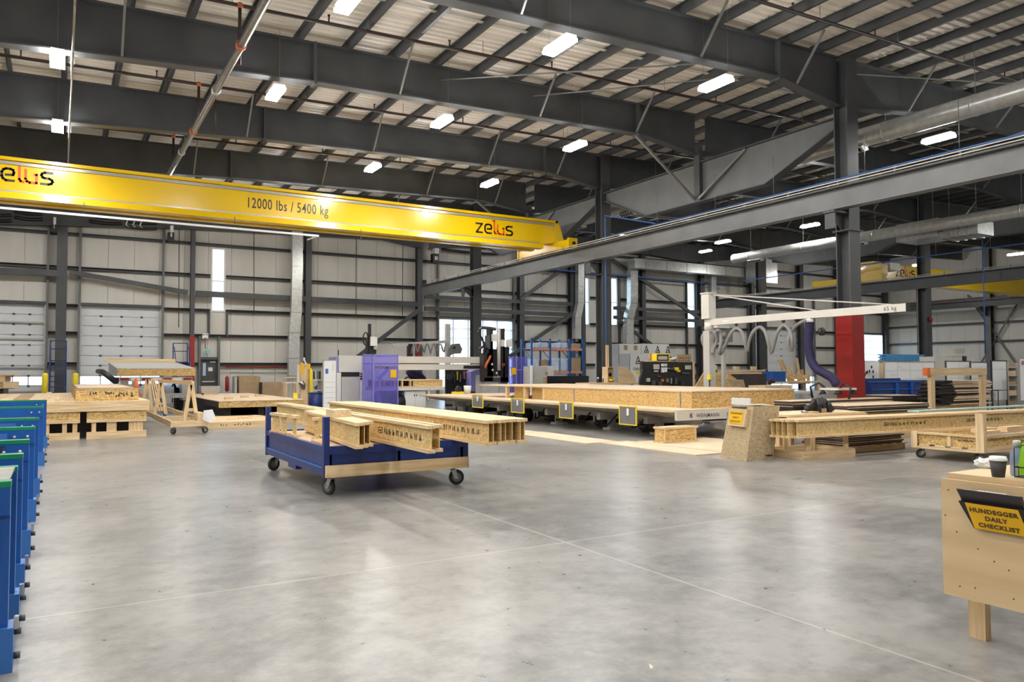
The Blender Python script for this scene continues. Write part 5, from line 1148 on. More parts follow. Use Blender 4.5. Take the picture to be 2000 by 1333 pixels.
for k in range(16):
    px = 874+k*2.7; py = 726+6*random.random(); rb(px, py, px+1.6, py+9+9*random.random(), 28.9, .06, 'hand_tool', random.choice(['yellow', 'steel', 'chrome', 'orange', 'steel', 'ink']), tw)
rb(916.5, 722, 919, 765, 28.9, .1, 'post', 'white', tw, True)
pb = thing('covered_unit', 'purple cloth covered unit beside the tool rack', 'machine', base(933, 28.5)); MB().prism([P(*q, 'Y', 28.5) for q in ((920, 765), (920, 727), (928, 723), (940, 726), (946, 740), (946, 765))], (0, .6, 0)).build('cloth_cover', 'purplesteel', pb)
q = thing('power_saw', 'yellow and black power saw on the table beside the tool rack', 'saw', tuple(P(895, 764, 'Y', 25.2))); c = P(895, 764, 'Y', 25.2); ys = c.y
box(c.x-.2, ys-.1, TZ+.001, c.x+.2, ys+.15, TZ+.08).build('base_plate', 'yellow', q); MB().lathe([(.1, -.06), (.12, -.04), (.12, .04), (.1, .06)], (c.x, ys, TZ+.16), 12, 'Y').build('saw_body', 'black', q); MB().path([(c.x-.1, ys, TZ+.22), (c.x, ys, TZ+.3), (c.x+.12, ys, TZ+.24)], .02, 6).build('handle', 'black', q)
c = P(913, 763, 'Y', 25.2); solo(MB().lathe([(.12, 0), (.14, .3)], (c.x, c.y, TZ+.001), 14), 'pail', 'white', 'white pail next to the power saw on the table', 'bucket')
# second vacuum lifter behind the bridge
v2 = thing('vacuum_lifter', 'small vacuum tube lifter with grey blower in front of the glazed door', 'lifter', base(876, 31)); Y2 = 31
rb(872, 633, 880, 697, Y2, .18, 'post', 'machinegrey', v2, True); MB().prism([P(*q_, 'Y', Y2-.2) for q_ in ((876, 697), (880, 680), (888, 672), (898, 671), (903, 683), (900, 691), (885, 692))], (0, .3, 0)).build('blower', 'steel_pale', v2)
MB().lathe([(.06, -.02), (.06, .02)], P(887, 679, 'Y', Y2-.23), 12, 'Y').build('blower_inlet', 'black', v2)
a = P(766, 675, 'Y', Y2); b = P(850, 667, 'Y', Y2); MB().bar(a, (b.x+.6, Y2, b.z), .12, .14).build('jib_arm', 'machinegrey', v2)
pts = [P(px, 692-20*abs(math.sin((px-803)/11*math.pi/1.15)), 'Y', Y2-.1) for px in range(803, 873, 2)]; MB().path(pts, .035, 6).build('hose', 'hose', v2)
for (a, b) in ((798, 806), (814, 820)): rb(a, 672, b, 698, Y2-.1, .2, 'tube_lifter', 'black' if a < 800 else 'red', v2)
# ================================================================== COAT POST AREA
cp = thing('station_post', 'wooden station post hung with notices and a yellow vest', 'post', base(596, 28)); Yc = 28.0
rb(587, 710, 601, 790, Yc, .12, 'post_board', 'lumber_z', cp, True); rb(601.5, 712, 606, 790, Yc+.05, .12, 'post_board', 'ply', cp, True); rb(586, 709, 592, 730, Yc-.02, .019, 'notice', 'yellowsign', cp); rb(599, 711, 606, 722, Yc-.02, .019, 'notice', 'yellowsign', cp)
MB().path([P(*q, 'Y', Yc-.05) for q in ((594, 699), (594, 703), (597, 710), (596, 716))], .03, 6).build('hook_strap', 'white', cp)
rb(581, 713, 585.5, 770, Yc+.1, .1, 'white_roll', 'white', cp)
MB().prism([P(*q, 'Y', Yc-.1) for q in ((584, 748), (592, 744), (597, 752), (596, 761), (590, 759))], (0, .1, 0)).build('paper_pad', 'steel', cp); MB().prism([P(*q, 'Y', Yc-.12) for q in ((584, 747), (590, 744), (594, 752))], (0, .02, 0)).build('paper_sheet', 'paper', cp)
solo(MB().prism([P(*q, 'Y', Yc-.04) for q in ((605, 722), (608, 719), (611, 727), (611, 767), (605, 768))], (0, .12, 0)), 'safety_vest', 'yellow', 'yellow safety vest hanging on the station post', 'vest')
ws = thing('wet_floor_sign', 'yellow wet floor sign at the foot of the station post', 'sign', base(578, 27)); x0, x1, z0, z1 = rect(572, 768, 586, 790, 27); z1 = max(z1, .6)
for s in (0, 1): MB().prism([(x0, 27+.3*s, 0), (x1, 27+.3*s, 0), (x1-.06, 27.15+.01*s, z1), (x0+.06, 27.15+.01*s, z1)], (0, .015, 0)).build('sign_leaf', 'yellow', ws)
box(x0+.08, 26.99+.05, z1*.45, x1-.08, 27.02+.04, z1*.52).build('sign_print', 'ink', ws)
wb2 = thing('whiteboard', 'tall whiteboard with ruled rows standing beside the white cabinet', 'whiteboard', base(644, 26)); x0, x1, z0, z1 = rect(632, 705, 656, 790, 26); z0 = .05
box(x0, 26, z0, x1, 26.03, z1).build('board', 'paper', wb2)
for q in ((x0-.03, x0), (x1, x1+.03)): box(q[0], 25.99, 0, q[1], 26.04, z1+.03).build('frame_post', 'greystrip', wb2)
box(x0, 25.99, z1, x1, 26.04, z1+.03).build('frame_rail', 'greystrip', wb2)
for k in range(6): z = z1-.75-.18*k; box(x0+.03, 25.997, z, x1-.03, 25.999, z+.012).build('ruled_line', 'wrapgrey', wb2)
box(x0+.06, 25.992, z1-.45, x0+.16, 25.998, z1-.28).build('blue_card', 'bluelite', wb2); box(x1-.15, 25.992, z1-.35, x1-.05, 25.998, z1-.1).build('paper_note', 'white', wb2)
bb = thing('blue_drum', 'blue waste drum between station post and whiteboard', 'bin', base(616, 26.6)); c = P(617, 769, 'Y', 26.6); MB().lathe([(.2, 0), (.24, .05), (.26, c.z), (.24, c.z+.01)], (c.x, 26.6, 0), 18).build('drum_body', 'navy', bb); MB().lathe([(.27, c.z), (.27, c.z+.04)], (c.x, 26.6, 0), 18).build('rim', 'navy', bb)
sh = thing('tool_shelf', 'narrow shelf with clothes and papers left of the whiteboard', 'shelf', base(618, 29)); x0, x1, z0, z1 = rect(609, 722, 629, 780, 29)
for z in (.3, .75, 1.15): box(x0, 29, z, x1, 29.5, z+.03).build('shelf_board', 'white', sh)
for x in (x0, x1-.03): box(x, 29, 0, x+.03, 29.5, z1).build('upright', 'machinegrey', sh)
for k in range(4): box(x0+.06+.09*k, 29.1, 1.19, x0+.13+.09*k, 29.4, 1.5).build('hanging_cloth', ('steel', 'wrapgrey', 'steel_pale', 'ink')[k], sh)
st_ = thing('work_stool', 'small shelf table with white top left of the station post', 'table', base(568, 29)); x0, x1, z0, z1 = rect(558, 747, 580, 790, 29)
box(x0, 29, z1-.04, x1, 29.6, z1).build('table_top', 'white', st_); box(x0, 29, z1+.16, x1, 29.5, z1+.19).build('shelf_board', 'lumber_x', st_)
for x in (x0, x1-.05): box(x, 29, 0, x+.05, 29.05, z1-.04).build('leg', 'lumber_z', st_); box(x, 29.4, 0, x+.05, 29.45, z1+.16).build('leg', 'lumber_z', st_)
# ================================================================== PALLET RACK AND BUNDLES
pr = thing('pallet_rack', 'blue pallet rack with pinkish beams below the back wall', 'rack', base(1090, 35)); Yp = 35.0
xs = [P(px, 700, 'Y', Yp).x for px in (1039, 1075, 1113, 1139)]; zt_ = P(1090, 662, 'Y', Yp).z
for x in xs:
    for yy in (Yp, Yp+1.0): box(x-.05, yy, 0, x+.05, yy+.08, zt_).build('upright', 'blue', pr)
    for k in range(3): MB().bar((x, Yp+.04, .3+k*.9), (x, Yp+1.04, 1.0+k*.9), .04).build('lattice', 'bluelite', pr)
lev = [P(1090, py, 'Y', Yp).z for py in (728, 683)]
for z in lev:
    for a, b in ((0, 2), (2, 3)):
        for yy in (Yp+.01, Yp+1.0): box(xs[a]+.051, yy, z-.06, xs[b]-.051, yy+.06, z+.06).build('beam', 'rackorange', pr)
        box(xs[a]+.06, Yp+.08, z+.03, xs[b]-.06, Yp+.98, z+.055).build('deck', 'galvpipe', pr)
pk_ = [('film', 1042, 672, 1050, 682, 'pale wrapped parcel at the left of the upper rack shelf'), ('film', 1058, 669, 1071, 682, 'blue filmed parcel on the upper rack shelf, left bay'), ('film', 1077, 671, 1095, 682, 'long blue filmed parcel on the upper rack shelf'), ('film', 1098, 669, 1110, 682, 'blue filmed parcel by the tall upright, upper shelf'), ('kraft', 1116, 672, 1136, 682, 'brown cartons on the upper rack shelf, right bay'),
       ('film', 1041, 702, 1054, 727, 'blue filmed pallet load on the lower shelf, far left'), ('kraft', 1058, 703, 1072, 727, 'brown carton load on the lower shelf, left bay'), ('film', 1077, 701, 1093, 727, 'blue filmed pallet load on the lower shelf, middle'), ('film', 1096, 700, 1111, 727, 'blue filmed pallet load on the lower shelf by the upright'), ('kraft', 1116, 699, 1136, 727, 'mixed carton load on the lower shelf, right bay'), ('film', 1078, 731, 1110, 745, 'filmed load on the floor under the pallet rack')]
for mt, a, b, c, d, lab in pk_:
    x0, x1, z0, z1 = rect(a, b, c, d, Yp+.1); zz = min(lev+[-.03], key=lambda v: abs(v+.057-z0)); zz = zz+.057 if d < 730 else 0
    t = thing('shelf_load', lab, 'parcel', ((x0+x1)/2, Yp+.5, zz)); box(x0, Yp+.15, zz, x1, Yp+.9, zz+.05).build('pallet_board', 'lumber_x', t); box(x0+.02, Yp+.14, zz+.051, x1-.02, Yp+.92, max(z1, zz+.3)).build('load', mt, t)
def bundle(px0, py0, px1, py1, Y, label, mt, tri=(), txt=None, d=1.0, mark=()):
    x0, x1, z0, z1 = rect(px0, py0, px1, py1, Y); t = thing('wrapped_bundle', label, 'bundle', ((x0+x1)/2, Y, max(z0, 0)))
    z0 = max(z0, 0)
    b = box(x0+.01, Y, z0, x1-.01, Y+d, z1-.004).build('wrap', mt, t); h = z1-z0
    for f in tri:
        cx = x0+(x1-x0)*f; mb = MB(); s = h*.62; zz = z0+h*.16
        ribbon(mb, [(-.42, 0), (0, 1), (.42, 0), (-.42, 0)], s*.13, (cx, Y-.002, zz), FACE_FRONT, s); mb.build('triangle_mark', 'ink', t)
        MB().lathe([(.15*s, 0), (.15*s, -.004)], (cx+.05*s, Y-.001, zz+.3*s), 12, 'Y').build('eye_mark', 'ink', t)
    for f in mark: box(x0+(x1-x0)*f-.22*h, Y-.004, z0+.38*h, x0+(x1-x0)*f+.22*h, Y, z0+.85*h).build('printed_label', 'kraft', t)
    if txt:
        text(txt, h*.34, ((x0+x1)/2, Y-.004, z0+h*.58), FACE_FRONT, 'ink', t, 'printed_name', bold=.004, sx=.75)
        MB().prism([((x0+x1)/2+.3*h*math.cos(math.pi*(1+k/8)), Y-.003, z0+h*.5+.3*h*math.sin(math.pi*(1+k/8))) for k in range(9)], (0, .002, 0)).build('yellow_mark', 'yellow', t)
    return t
Yb = 29.0
bundle(1187, 672, 1208.5, 692, Yb, 'grey blue wrapped bundle, top left of the lumber pile', 'wrapgrey'); bundle(1209, 672, 1252, 692, Yb, 'pale wrapped bundle with two tan labels on the pile top', 'white', mark=(.3, .75)); bundle(1252.5, 672, 1307, 692, Yb, 'pale wrapped bundle with three triangle marks on the pile top', 'white', tri=(.18, .58, .95))
bundle(1187, 692, 1208.5, 714, Yb, 'grey blue wrapped bundle, left of the second layer', 'wrapgrey'); bundle(1209, 692, 1230, 714, Yb, 'plain grey wrapped bundle in the second layer', 'wrapgrey'); bundle(1230.5, 692, 1307, 714, Yb, 'pale wrapped bundle with two triangle marks in the second layer', 'white', tri=(.2, .5))
bundle(1230.5, 714, 1262, 737, Yb, 'white wrapped bundle printed CHALIER with a yellow half disc', 'white', txt='CHALIER'); bundle(1187, 714, 1230, 790, Yb, 'grey wrapped bundle at the lower left of the pile', 'wrapgrey'); bundle(1262.5, 714, 1307, 790, Yb, 'grey wrapped bundle at the lower right behind the tool board', 'wrapgrey'); bundle(1230.5, 737, 1262, 790, Yb, 'white wrapped bundle at the bottom below the yellow half disc', 'white', tri=(.7,))
# things along the back of the table
Yk = 21.45
def stand(px0, px1, Y, zt_, name, label, cat):
    """low dark stand that carries things behind the panel"""
    a, b = P(px0, 740, 'Y', Y).x, P(px1, 740, 'Y', Y).x; t = thing(name, label, cat, ((a+b)/2, Y, 0))
    box(a, Y, zt_-.05, b, Y+.8, zt_).build('table_top', 'lumber_x', t)
    for x in (a+.03, b-.11):
        for yy in (Y+.05, Y+.67): box(x, yy, 0, x+.08, yy+.08, zt_-.05).build('leg', 'lumber_z', t)
    return zt_
zs_ = stand(1150, 1262, Yk, P(1200, 748, 'Y', Yk).z, 'work_bench', 'lumber bench behind the floor panel carrying the plywood box', 'bench')
t = thing('plywood_box', 'open plywood box with a round hole behind the floor panel', 'box', base(1197, Yk)); x0, x1, z0, z1 = rect(1187, 717, 1208, 748, Yk+.2); z0 = zs_+.001
box(x0, Yk+.5, z0, x1, Yk+.52, z1).build('back_panel', 'ply', t); box(x0, Yk+.2, z0, x0+.02, Yk+.5, z1).build('side_panel', 'ply', t); box(x0+.02, Yk+.2, z1-.02, x1, Yk+.5, z1).build('top_panel', 'ply', t); box(x0+.02, Yk+.2, z0, x1, Yk+.5, z0+.02).build('base_panel', 'ply', t)
MB().lathe([(.08, 0), (.08, -.004)], (x0+(x1-x0)*.7, Yk+.499, z0+(z1-z0)*.5), 14, 'Y').build('hole', 'black', t)
qp = [P(1209, 748, 'Y', Yk+.1), P(1209, 717, 'Y', Yk+.1), P(1218, 717.5, 'Y', Yk+.1), P(1228, 722, 'Y', Yk+.1), P(1236, 730, 'Y', Yk+.1), P(1241, 740, 'Y', Yk+.1), P(1242.5, 748, 'Y', Yk+.1)]
solo(MB().prism([(v.x, v.y, max(v.z, zs_+.001)) for v in qp], (0, .03, 0)), 'curved_panel', 'ply', 'quarter round plywood panel beside the open plywood box', 'board')
c = P(1196, 745, 'Y', Yk+.25); t = thing('hand_tool', 'yellow and black hand tool lying in the plywood box', 'tool', (c.x, Yk+.3, zs_+.02)); MB().path([(c.x-.13, Yk+.3, zs_+.1), (c.x, Yk+.3, zs_+.07), (c.x+.12, Yk+.3, zs_+.13)], .045, 8).build('body', 'yellow', t); box(c.x-.05, Yk+.27, zs_+.022, c.x+.08, Yk+.34, zs_+.06).build('grip', 'black', t)
a = rect(1192, 674, 1197, 717, Yk+.3); solo(box(a[0], Yk+.53, zs_+.001, a[1], Yk+.58, a[3]), 'lumber_stick', 'lumber_z', 'pale lumber stick standing upright behind the plywood box', 'wood')
for i, (px, lab) in enumerate(((1168, 'left chisel like tool standing at the foot of the blue pipe column'), (1178, 'right chisel like tool standing at the foot of the blue pipe column'))):
    x = P(px, 740, 'Y', Yk+.2).x; t = thing('hand_tool', lab, 'tool', (x, Yk+.2, zs_)); MB().tube((x, Yk+.2, zs_+.001), (x, Yk+.2, zs_+.14), .02, 8).build('shaft', 'steel', t); MB().tube((x, Yk+.2, zs_+.14), (x, Yk+.2, zs_+.2), .035, 8).build('handle', 'white', t)
# grey machine, cartons, black trough
Yg = 25.75
t = thing('grey_cabinet', 'grey machine cabinet with a carton beside the purple guard', 'cabinet', base(1055, Yg)); rb(1040, 716, 1068, 755, Yg, .7, 'cabinet_body', 'machinegrey', t, True); rb(1038, 714, 1041, 740, Yg-.1, .1, 'conduit_post', 'white', t, True); MB().lathe([(.06, 0), (.06, -.03)], P(1067, 730, 'Y', Yg), 12, 'Y').build('dial', 'chrome', t)
rb(1068.5, 715, 1081, 737, Yg+.1, .5, 'side_carton', 'machine', t)
rb(1066, 737.5, 1081, 757, Yg-.2, .5, 'lower_carton', 'kraft', t, True)
t = thing('black_trough', 'long black trough bin in front of the pallet rack', 'bin', base(1120, 24)); x0, x1, z0, z1 = rect(1092, 735, 1150, 760, 24)
MB().prism([(x0, 24, z1), (x0+.2, 24, .1), (x1, 24, .1), (x1, 24, z1)], (0, .03, 0)).build('front_wall', 'black', t); box(x0+.2, 24.03, .1, x1, 24.8, .13).build('floor', 'black', t); box(x0, 24.8, .1, x1, 24.83, z1).build('back_wall', 'black', t); box(x1-.03, 24.03, .13, x1, 24.8, z1).build('side_wall', 'black', t)
for x in (x0+.3, x1-.3): box(x, 24.1, 0, x+.1, 24.7, .1).build('foot', 'black', t)
# tool board
Yh = 19.2
tb2 = thing('tool_board', 'black tool board hung with drills and clamps behind the floor panel', 'tool board', base(1305, Yh)); rb(1257, 707, 1353, 756, Yh, .05, 'board', 'black', tb2, True); rb(1353.5, 706, 1357, 760, Yh-.02, .1, 'post', 'lumber_z', tb2, True); rb(1254, 706, 1256.8, 760, Yh-.02, .1, 'post', 'blackbrown', tb2, True)
for (a, b, c, d, m_) in ((1279, 712, 1288, 722, 'bridging'), (1280, 724, 1286, 727, 'bridging'), (1294, 711, 1298, 716, 'white'), (1300, 711, 1303, 716, 'white'), (1294, 718, 1298, 728, 'paper'), (1300, 718, 1303, 727, 'paper'), (1303, 719, 1309, 721, 'chrome'), (1318, 718, 1326, 724, 'yellow'), (1324, 723, 1329, 727, 'yellow'), (1310, 719, 1318, 723, 'steel'), (1264, 739, 1270, 746, 'bridging'), (1284, 735, 1291, 736, 'chrome'), (1333, 729, 1347, 730, 'chrome'), (1294, 741, 1297, 746, 'orange'), (1302, 740, 1306, 747, 'chrome'), (1310, 739, 1313, 750, 'chrome'), (1320, 738, 1323, 751, 'steel'), (1341, 714, 1350, 722, 'bridging'), (1275, 744, 1280, 752, 'steel'), (1288, 746, 1293, 753, 'steel'), (1331, 745, 1336, 753, 'ink')):
    rb(a, b, c, d, Yh-.08, .075, 'hung_tool', m_, tb2)
MB().prism([P(*q_, 'Y', Yh-.1) for q_ in ((1250, 752), (1251, 738), (1256, 722), (1262, 728), (1260, 752))], (0, .08, 0)).build('black_jacket', 'black', tb2)
t = thing('radio_box', 'plywood shelf box holding a yellow and black radio above the tool board', 'box', base(1297, Yh)); x0, x1, z0, z1 = rect(1283, 690, 1313, 707, Yh)
box(x0-.15, Yh+.06, z0, x1+.3, Yh+.4, z0+.03).build('shelf', 'ply', t); box(x0, Yh+.38, z0+.03, x1-.05, Yh+.4, z1).build('back_panel', 'ply', t)
r_ = thing('site_radio', 'yellow and black site radio in the plywood shelf box', 'radio', ((x0+x1)/2, Yh+.2, z0+.03)); box(x0+.08, Yh+.1, z0+.031, x1-.06, Yh+.3, z1-.05).build('body', 'black', r_); box(x0+.06, Yh+.08, z1-.05, x1-.04, Yh+.32, z1-.02).build('roll_bar', 'yellow', r_); box(x0+.14, Yh+.09, z0+.07, x1-.13, Yh+.099, z1-.1).build('front_panel', 'bridging', r_)
for x in (x0+.05, x1-.07): box(x, Yh+.08, z0+.032, x+.03, Yh+.32, z1-.05).build('corner_guard', 'yellow', r_)
c = P(1316, 700, 'Y', Yh+.2); solo(MB().tube((c.x-.14, Yh+.25, z0+.08), (c.x+.16, Yh+.2, z0+.13), .045, 10), 'paper_tube', 'paper', 'white tube leaning against the radio box', 'tube')
a = rect(1323, 693, 1350, 708, Yh-.03); t = thing('cardboard_sign', 'hand lettered cardboard sign on top of the tool board', 'sign', (a[0], Yh-.03, a[2])); box(a[0], Yh-.03, a[2], a[1], Yh-.015, a[3]).build('sign_board', 'kraft', t)
for k in range(2): scribble(t, (a[0]+.04, Yh-.033, a[2]+.03+.09*(1-k)), FACE_FRONT, a[1]-a[0]-.08, .055, 'inkbrown', 9, .01)
# ================================================================== VACUUM TUBE LIFTER ON A JIB
JX, JY = 16.1, 16.0
jb = thing('jib_lifter', 'white jib crane with vacuum hose loops and a purple lifting tube', 'lifter', (JX, JY, 0))
zA = P(1400, 629, 'X', JX).z; zT = P(1384, 575, 'X', JX).z; ye = P(1772, 594, 'X', JX).y
box(JX-.12, JY-.12, .03, JX+.12, JY+.12, zA-.25).build('post', 'machinegrey', jb); box(JX-.25, JY-.25, 0, JX+.25, JY+.25, .03).build('base_plate', 'machinegrey', jb)
MB().lathe([(.13, 0), (.13, .25)], (JX, JY, zA-.25), 14).build('swivel', 'machine', jb)
box(JX-.14, JY-.14, zA+.1, JX+.14, JY+.16, zT).build('head_box', 'machine', jb); box(JX-.16, JY-.16, zT+.001, JX+.16, JY+.18, zT+.04).build('head_cap', 'machine', jb)
box(JX-.1, JY+.12, zA-.1, JX+.1, JY+.35, zA+.1).build('hinge_block', 'black', jb)
arm = box(JX-.06, ye, zA-.09, JX+.06, JY+.12, zA+.09).build('jib_arm', 'machine', jb); box(JX-.062, ye-.03, zA-.1, JX+.062, ye, zA+.1).build('end_cap', 'black', arm)
for (px, py) in ((1595, 608), (1740, 592)):
    q = P(px, py, 'X', JX); MB().tube((JX, JY-.1, zT-.02), (JX, q.y, zA+.09), .018, 6).build('tie_rod', 'machine', jb)
q = P(1738, 594, 'X', JX-.061); M_ = Matrix.Rotation(math.radians(-90), 4, 'Z') @ FACE_FRONT
text('65 kg', .13, (JX-.0615, q.y, zA-.045), M_, 'ink', jb, 'load_lettering')
q = P(1420, 627, 'X', JX); box(JX-.066, q.y-.12, zA-.03, JX-.061, q.y+.12, zA+.03).build('maker_plate', 'white', jb)
def pj(px, py, dx=0): return P(px, py, 'X', JX+dx)
# hose loops
path = [(1388, 684), (1376, 676), (1371, 664), (1375, 652), (1388, 647), (1396, 650), (1400, 664), (1394, 682), (1391, 690), (1392, 672), (1396, 655), (1402, 645), (1407, 652), (1408, 670), (1404, 687), (1408, 691), (1418, 672), (1427, 652), (1438, 642), (1448, 648), (1454, 664), (1459, 688), (1463, 668), (1470, 650), (1483, 639), (1494, 648), (1500, 668), (1506, 690), (1512, 672), (1518, 650), (1530, 636), (1541, 644), (1547, 662), (1547, 684), (1541, 680), (1540, 664), (1546, 648), (1558, 634), (1572, 627), (1580, 624)]
def smooth(pts, n=4):
    out = []
    for i in range(len(pts)-1):
        p0, p1, p2, p3 = pts[max(i-1, 0)], pts[i], pts[i+1], pts[min(i+2, len(pts)-1)]
        for k in range(n):
            t = k/n; out.append(.5*((2*p1)+(p2-p0)*t+(2*p0-5*p1+4*p2-p3)*t*t+(3*p1-p0-3*p2+p3)*t*t*t))
    return out+[pts[-1]]
MB().path(smooth([pj(*q, dx=-.05*(i % 3)) for i, q in enumerate(path)]), .045, 10).build('vacuum_hose', 'hose', jb)
for (px, py, pz) in ((1438, 627, 642), (1483, 623, 639), (1530, 620, 636), (1555, 617, 635)):
    a = pj(px, py); MB().tube((JX, a.y, zA-.1), (JX, a.y, pj(px, pz).z), .008, 5).build('hose_hanger', 'black', jb); box(JX-.03, a.y-.03, zA-.15, JX+.03, a.y+.03, zA-.09).build('hose_trolley', 'black', jb)
tubep = smooth([pj(*q) for q in ((1581, 628), (1580, 648), (1579, 668), (1581, 690), (1586, 708), (1597, 722), (1613, 731), (1626, 739), (1634, 752))], 9)
MB().path(tubep, .1, 14, radii=[.1*(1+.13*(k % 2)) for k in range(len(tubep))]).build('lifting_tube', 'purplefab', jb)
MB().tube(pj(1581, 623), pj(1581, 630), .11, 14).build('tube_collar', 'white', jb); MB().path([pj(1578, 619), pj(1582, 624)], .03, 6).build('tube_hook', 'chrome', jb)
a = pj(1605, 648); MB().lathe([(.03, -.05), (.1, -.04), (.1, .04), (.03, .05)], (JX, a.y, a.z), 12, 'Y').build('balance_reel', 'black', jb)
lo = pj(1637, 758); box(lo.x-.35, lo.y-.25, lo.z-.05, lo.x+.35, lo.y+.25, lo.z+.0).build('suction_frame', 'machine', jb)
for (dx, dy) in ((-.3, -.2), (.3, -.2), (-.3, .2), (.3, .2)): MB().lathe([(.03, 0), (.09, -.1)], (lo.x+dx, lo.y+dy, lo.z-.05), 10).build('suction_cup', 'black', jb)
for s in (-1, 1): MB().path([(lo.x-.3, lo.y+s*.5, lo.z-.25), (lo.x-.3, lo.y+s*.55, lo.z+.02), (lo.x-.25, lo.y+s*.35, lo.z+.12), (lo.x-.2, lo.y+s*.15, lo.z-.05)], .025, 8).build('steering_handle', 'black', jb)
bl = thing('vacuum_blower', 'grey vacuum blower box with cream lid behind the hose coil', 'blower', tuple(P(1415, 700, 'Y', 16.6))); bl.location.z = 0; RM[bl.name] = Matrix.Translation(bl.location)
rb(1400, 642, 1431, 668, 16.6, .5, 'blower_body', 'steel_pale', bl); rb(1401, 636, 1425, 641.5, 16.55, .55, 'lid', 'machine', bl); MB().lathe([(.09, 0), (.1, -.03), (.03, -.04)], P(1413, 654, 'Y', 16.6), 14, 'Y').build('inlet', 'greystrip', bl); a = P(1415, 668, 'Y', 16.8); box(a.x-.05, 16.8, 0, a.x+.05, 16.9, a.z).build('stand', 'machinegrey', bl)
q = pj(1386, 737, -.14); t = thing('switch_box', 'small yellow switch box on the jib post', 'switch', (q.x, q.y, q.z)); box(JX-.19, q.y-.06, q.z-.07, JX-.121, q.y+.06, q.z+.07).build('box', 'yellow', t); MB().tube((JX-.15, q.y, q.z-.07), (JX-.15, q.y, .3), .02, 6).build('cable', 'black', t)
# ================================================================== CLUSTER BEHIND THE FLOOR PANEL, RIGHT
def board_on(px0, py0, px1, py1, Y, d, name, mt, label, cat, floor=True):
    x0, x1, z0, z1 = rect(px0, py0, px1, py1, Y)
    return solo(box(x0, Y, 0 if floor else z0, x1, Y+d, z1), name, mt, label, cat)
Yr = 17.2
t = thing('osb_tray', 'sloped OSB trays beside the jib post', 'tray', base(1425, Yr)); 
for k, pts in enumerate((((1358, 756), (1377, 724), (1377, 756)), ((1395, 757), (1395, 735), (1408, 729), (1432, 757)), ((1404, 757), (1397, 742), (1452, 742), (1456, 757)), ((1424, 730), (1440, 742), (1418, 742)))):
    MB().prism([P(*q, 'Y', Yr+.12*k) for q in pts], (0, .03, 0)).build('tray_panel', 'osb' if k != 2 else 'osbgrey', t)
box(t.location.x-.5, Yr+.2, 0, t.location.x+.7, Yr+.6, P(1425, 757, 'Y', Yr).z).build('tray_base', 'lumber_x', t)
board_on(1430, 731, 1497, 757, 18.6, .06, 'dark_board', 'blackbrown', 'large dark board standing behind the sloped OSB trays', 'board')
lr = thing('lumber_rack', 'lumber rack of horizontal rails behind the dark panel', 'rack', base(1450, 20.5)); Yq = 20.5
for (a, b, c, d) in ((1396, 723, 1500, 726), (1396, 727, 1500, 733), (1436, 716, 1444, 723), (1470, 716, 1477, 723), (1396, 714, 1401, 728), (1495, 722, 1500, 735)): rb(a, b, c, d, Yq, .12, 'rail', 'lumber_x' if c-a > 20 else 'lumber_z', lr)
for px in (1400, 1448, 1496): rb(px, 733, px+6, 780, Yq, .12, 'leg', 'lumber_z', lr, True)
bb_ = thing('blue_bin', 'small bright blue bin left of the purple lifting tube', 'bin', base(1522, 19)); x0, x1, z0, z1 = rect(1510, 726, 1535, 746, 19); zz = stand(1498, 1604, 18.9, z0-.001, 'work_bench', 'lumber bench carrying the bright blue bin', 'bench')
for q in ((x0, 19, x1, 19.02), (x0, 19.5, x1, 19.52), (x0, 19.021, x0+.02, 19.499), (x1-.02, 19.021, x1, 19.499)): box(q[0], q[1], z0, q[2], q[3], z1).build('wall', 'blue', bb_)
box(x0+.02, 19.02, z0, x1-.02, 19.5, z0+.02).build('bottom', 'blue', bb_)
for i, (a, b, c, d) in enumerate(((1541, 737, 1521, 703), (1545, 735, 1526, 702), (1549, 738, 1545, 709), (1563, 733, 1556, 700), (1568, 735, 1566, 722))):
    pbot = P(a, b+10, 'Y', 19.54+.02*i); pbot.z = zz+.001
    solo(MB().bar(pbot, P(c, d, 'Y', 19.54+.02*i), .11, .03), 'lumber_strip', 'lumber_z', '%s lumber strip leaning behind the blue bin, counted from the left' % ORD[i], 'wood')
t = thing('lumber_crate', 'open lumber crate frame right of the leaning strips', 'crate', base(1560, 19.2)); rb(1541, 733, 1582, 741, 19.2, .03, 'rail', 'osb', t); rb(1541, 744, 1582, 750, 19.2, .03, 'rail', 'lumber_x', t)
for px in (1541, 1559, 1578): rb(px, 728, px+4, 750, 19.24, .05, 'post', 'lumber_z', t)
t = thing('power_tool', 'red and black power tool on the panel behind the lectern', 'tool', tuple(P(1507, 750, 'Y', 15.0))); c = P(1507, 747, 'Y', 15.0); MB().path([(c.x-.1, 15, c.z-.03), (c.x, 15, c.z+.03), (c.x+.1, 15, c.z+.02)], .06, 8).build('body', 'black', t); box(c.x-.04, 14.95, c.z+.05, c.x+.05, 15.05, c.z+.1).build('battery', 'red', t); box(c.x-.5, 14.8, 0, c.x+.6, 15.4, c.z-.09).build('stand_block', 'lumber_x', t)
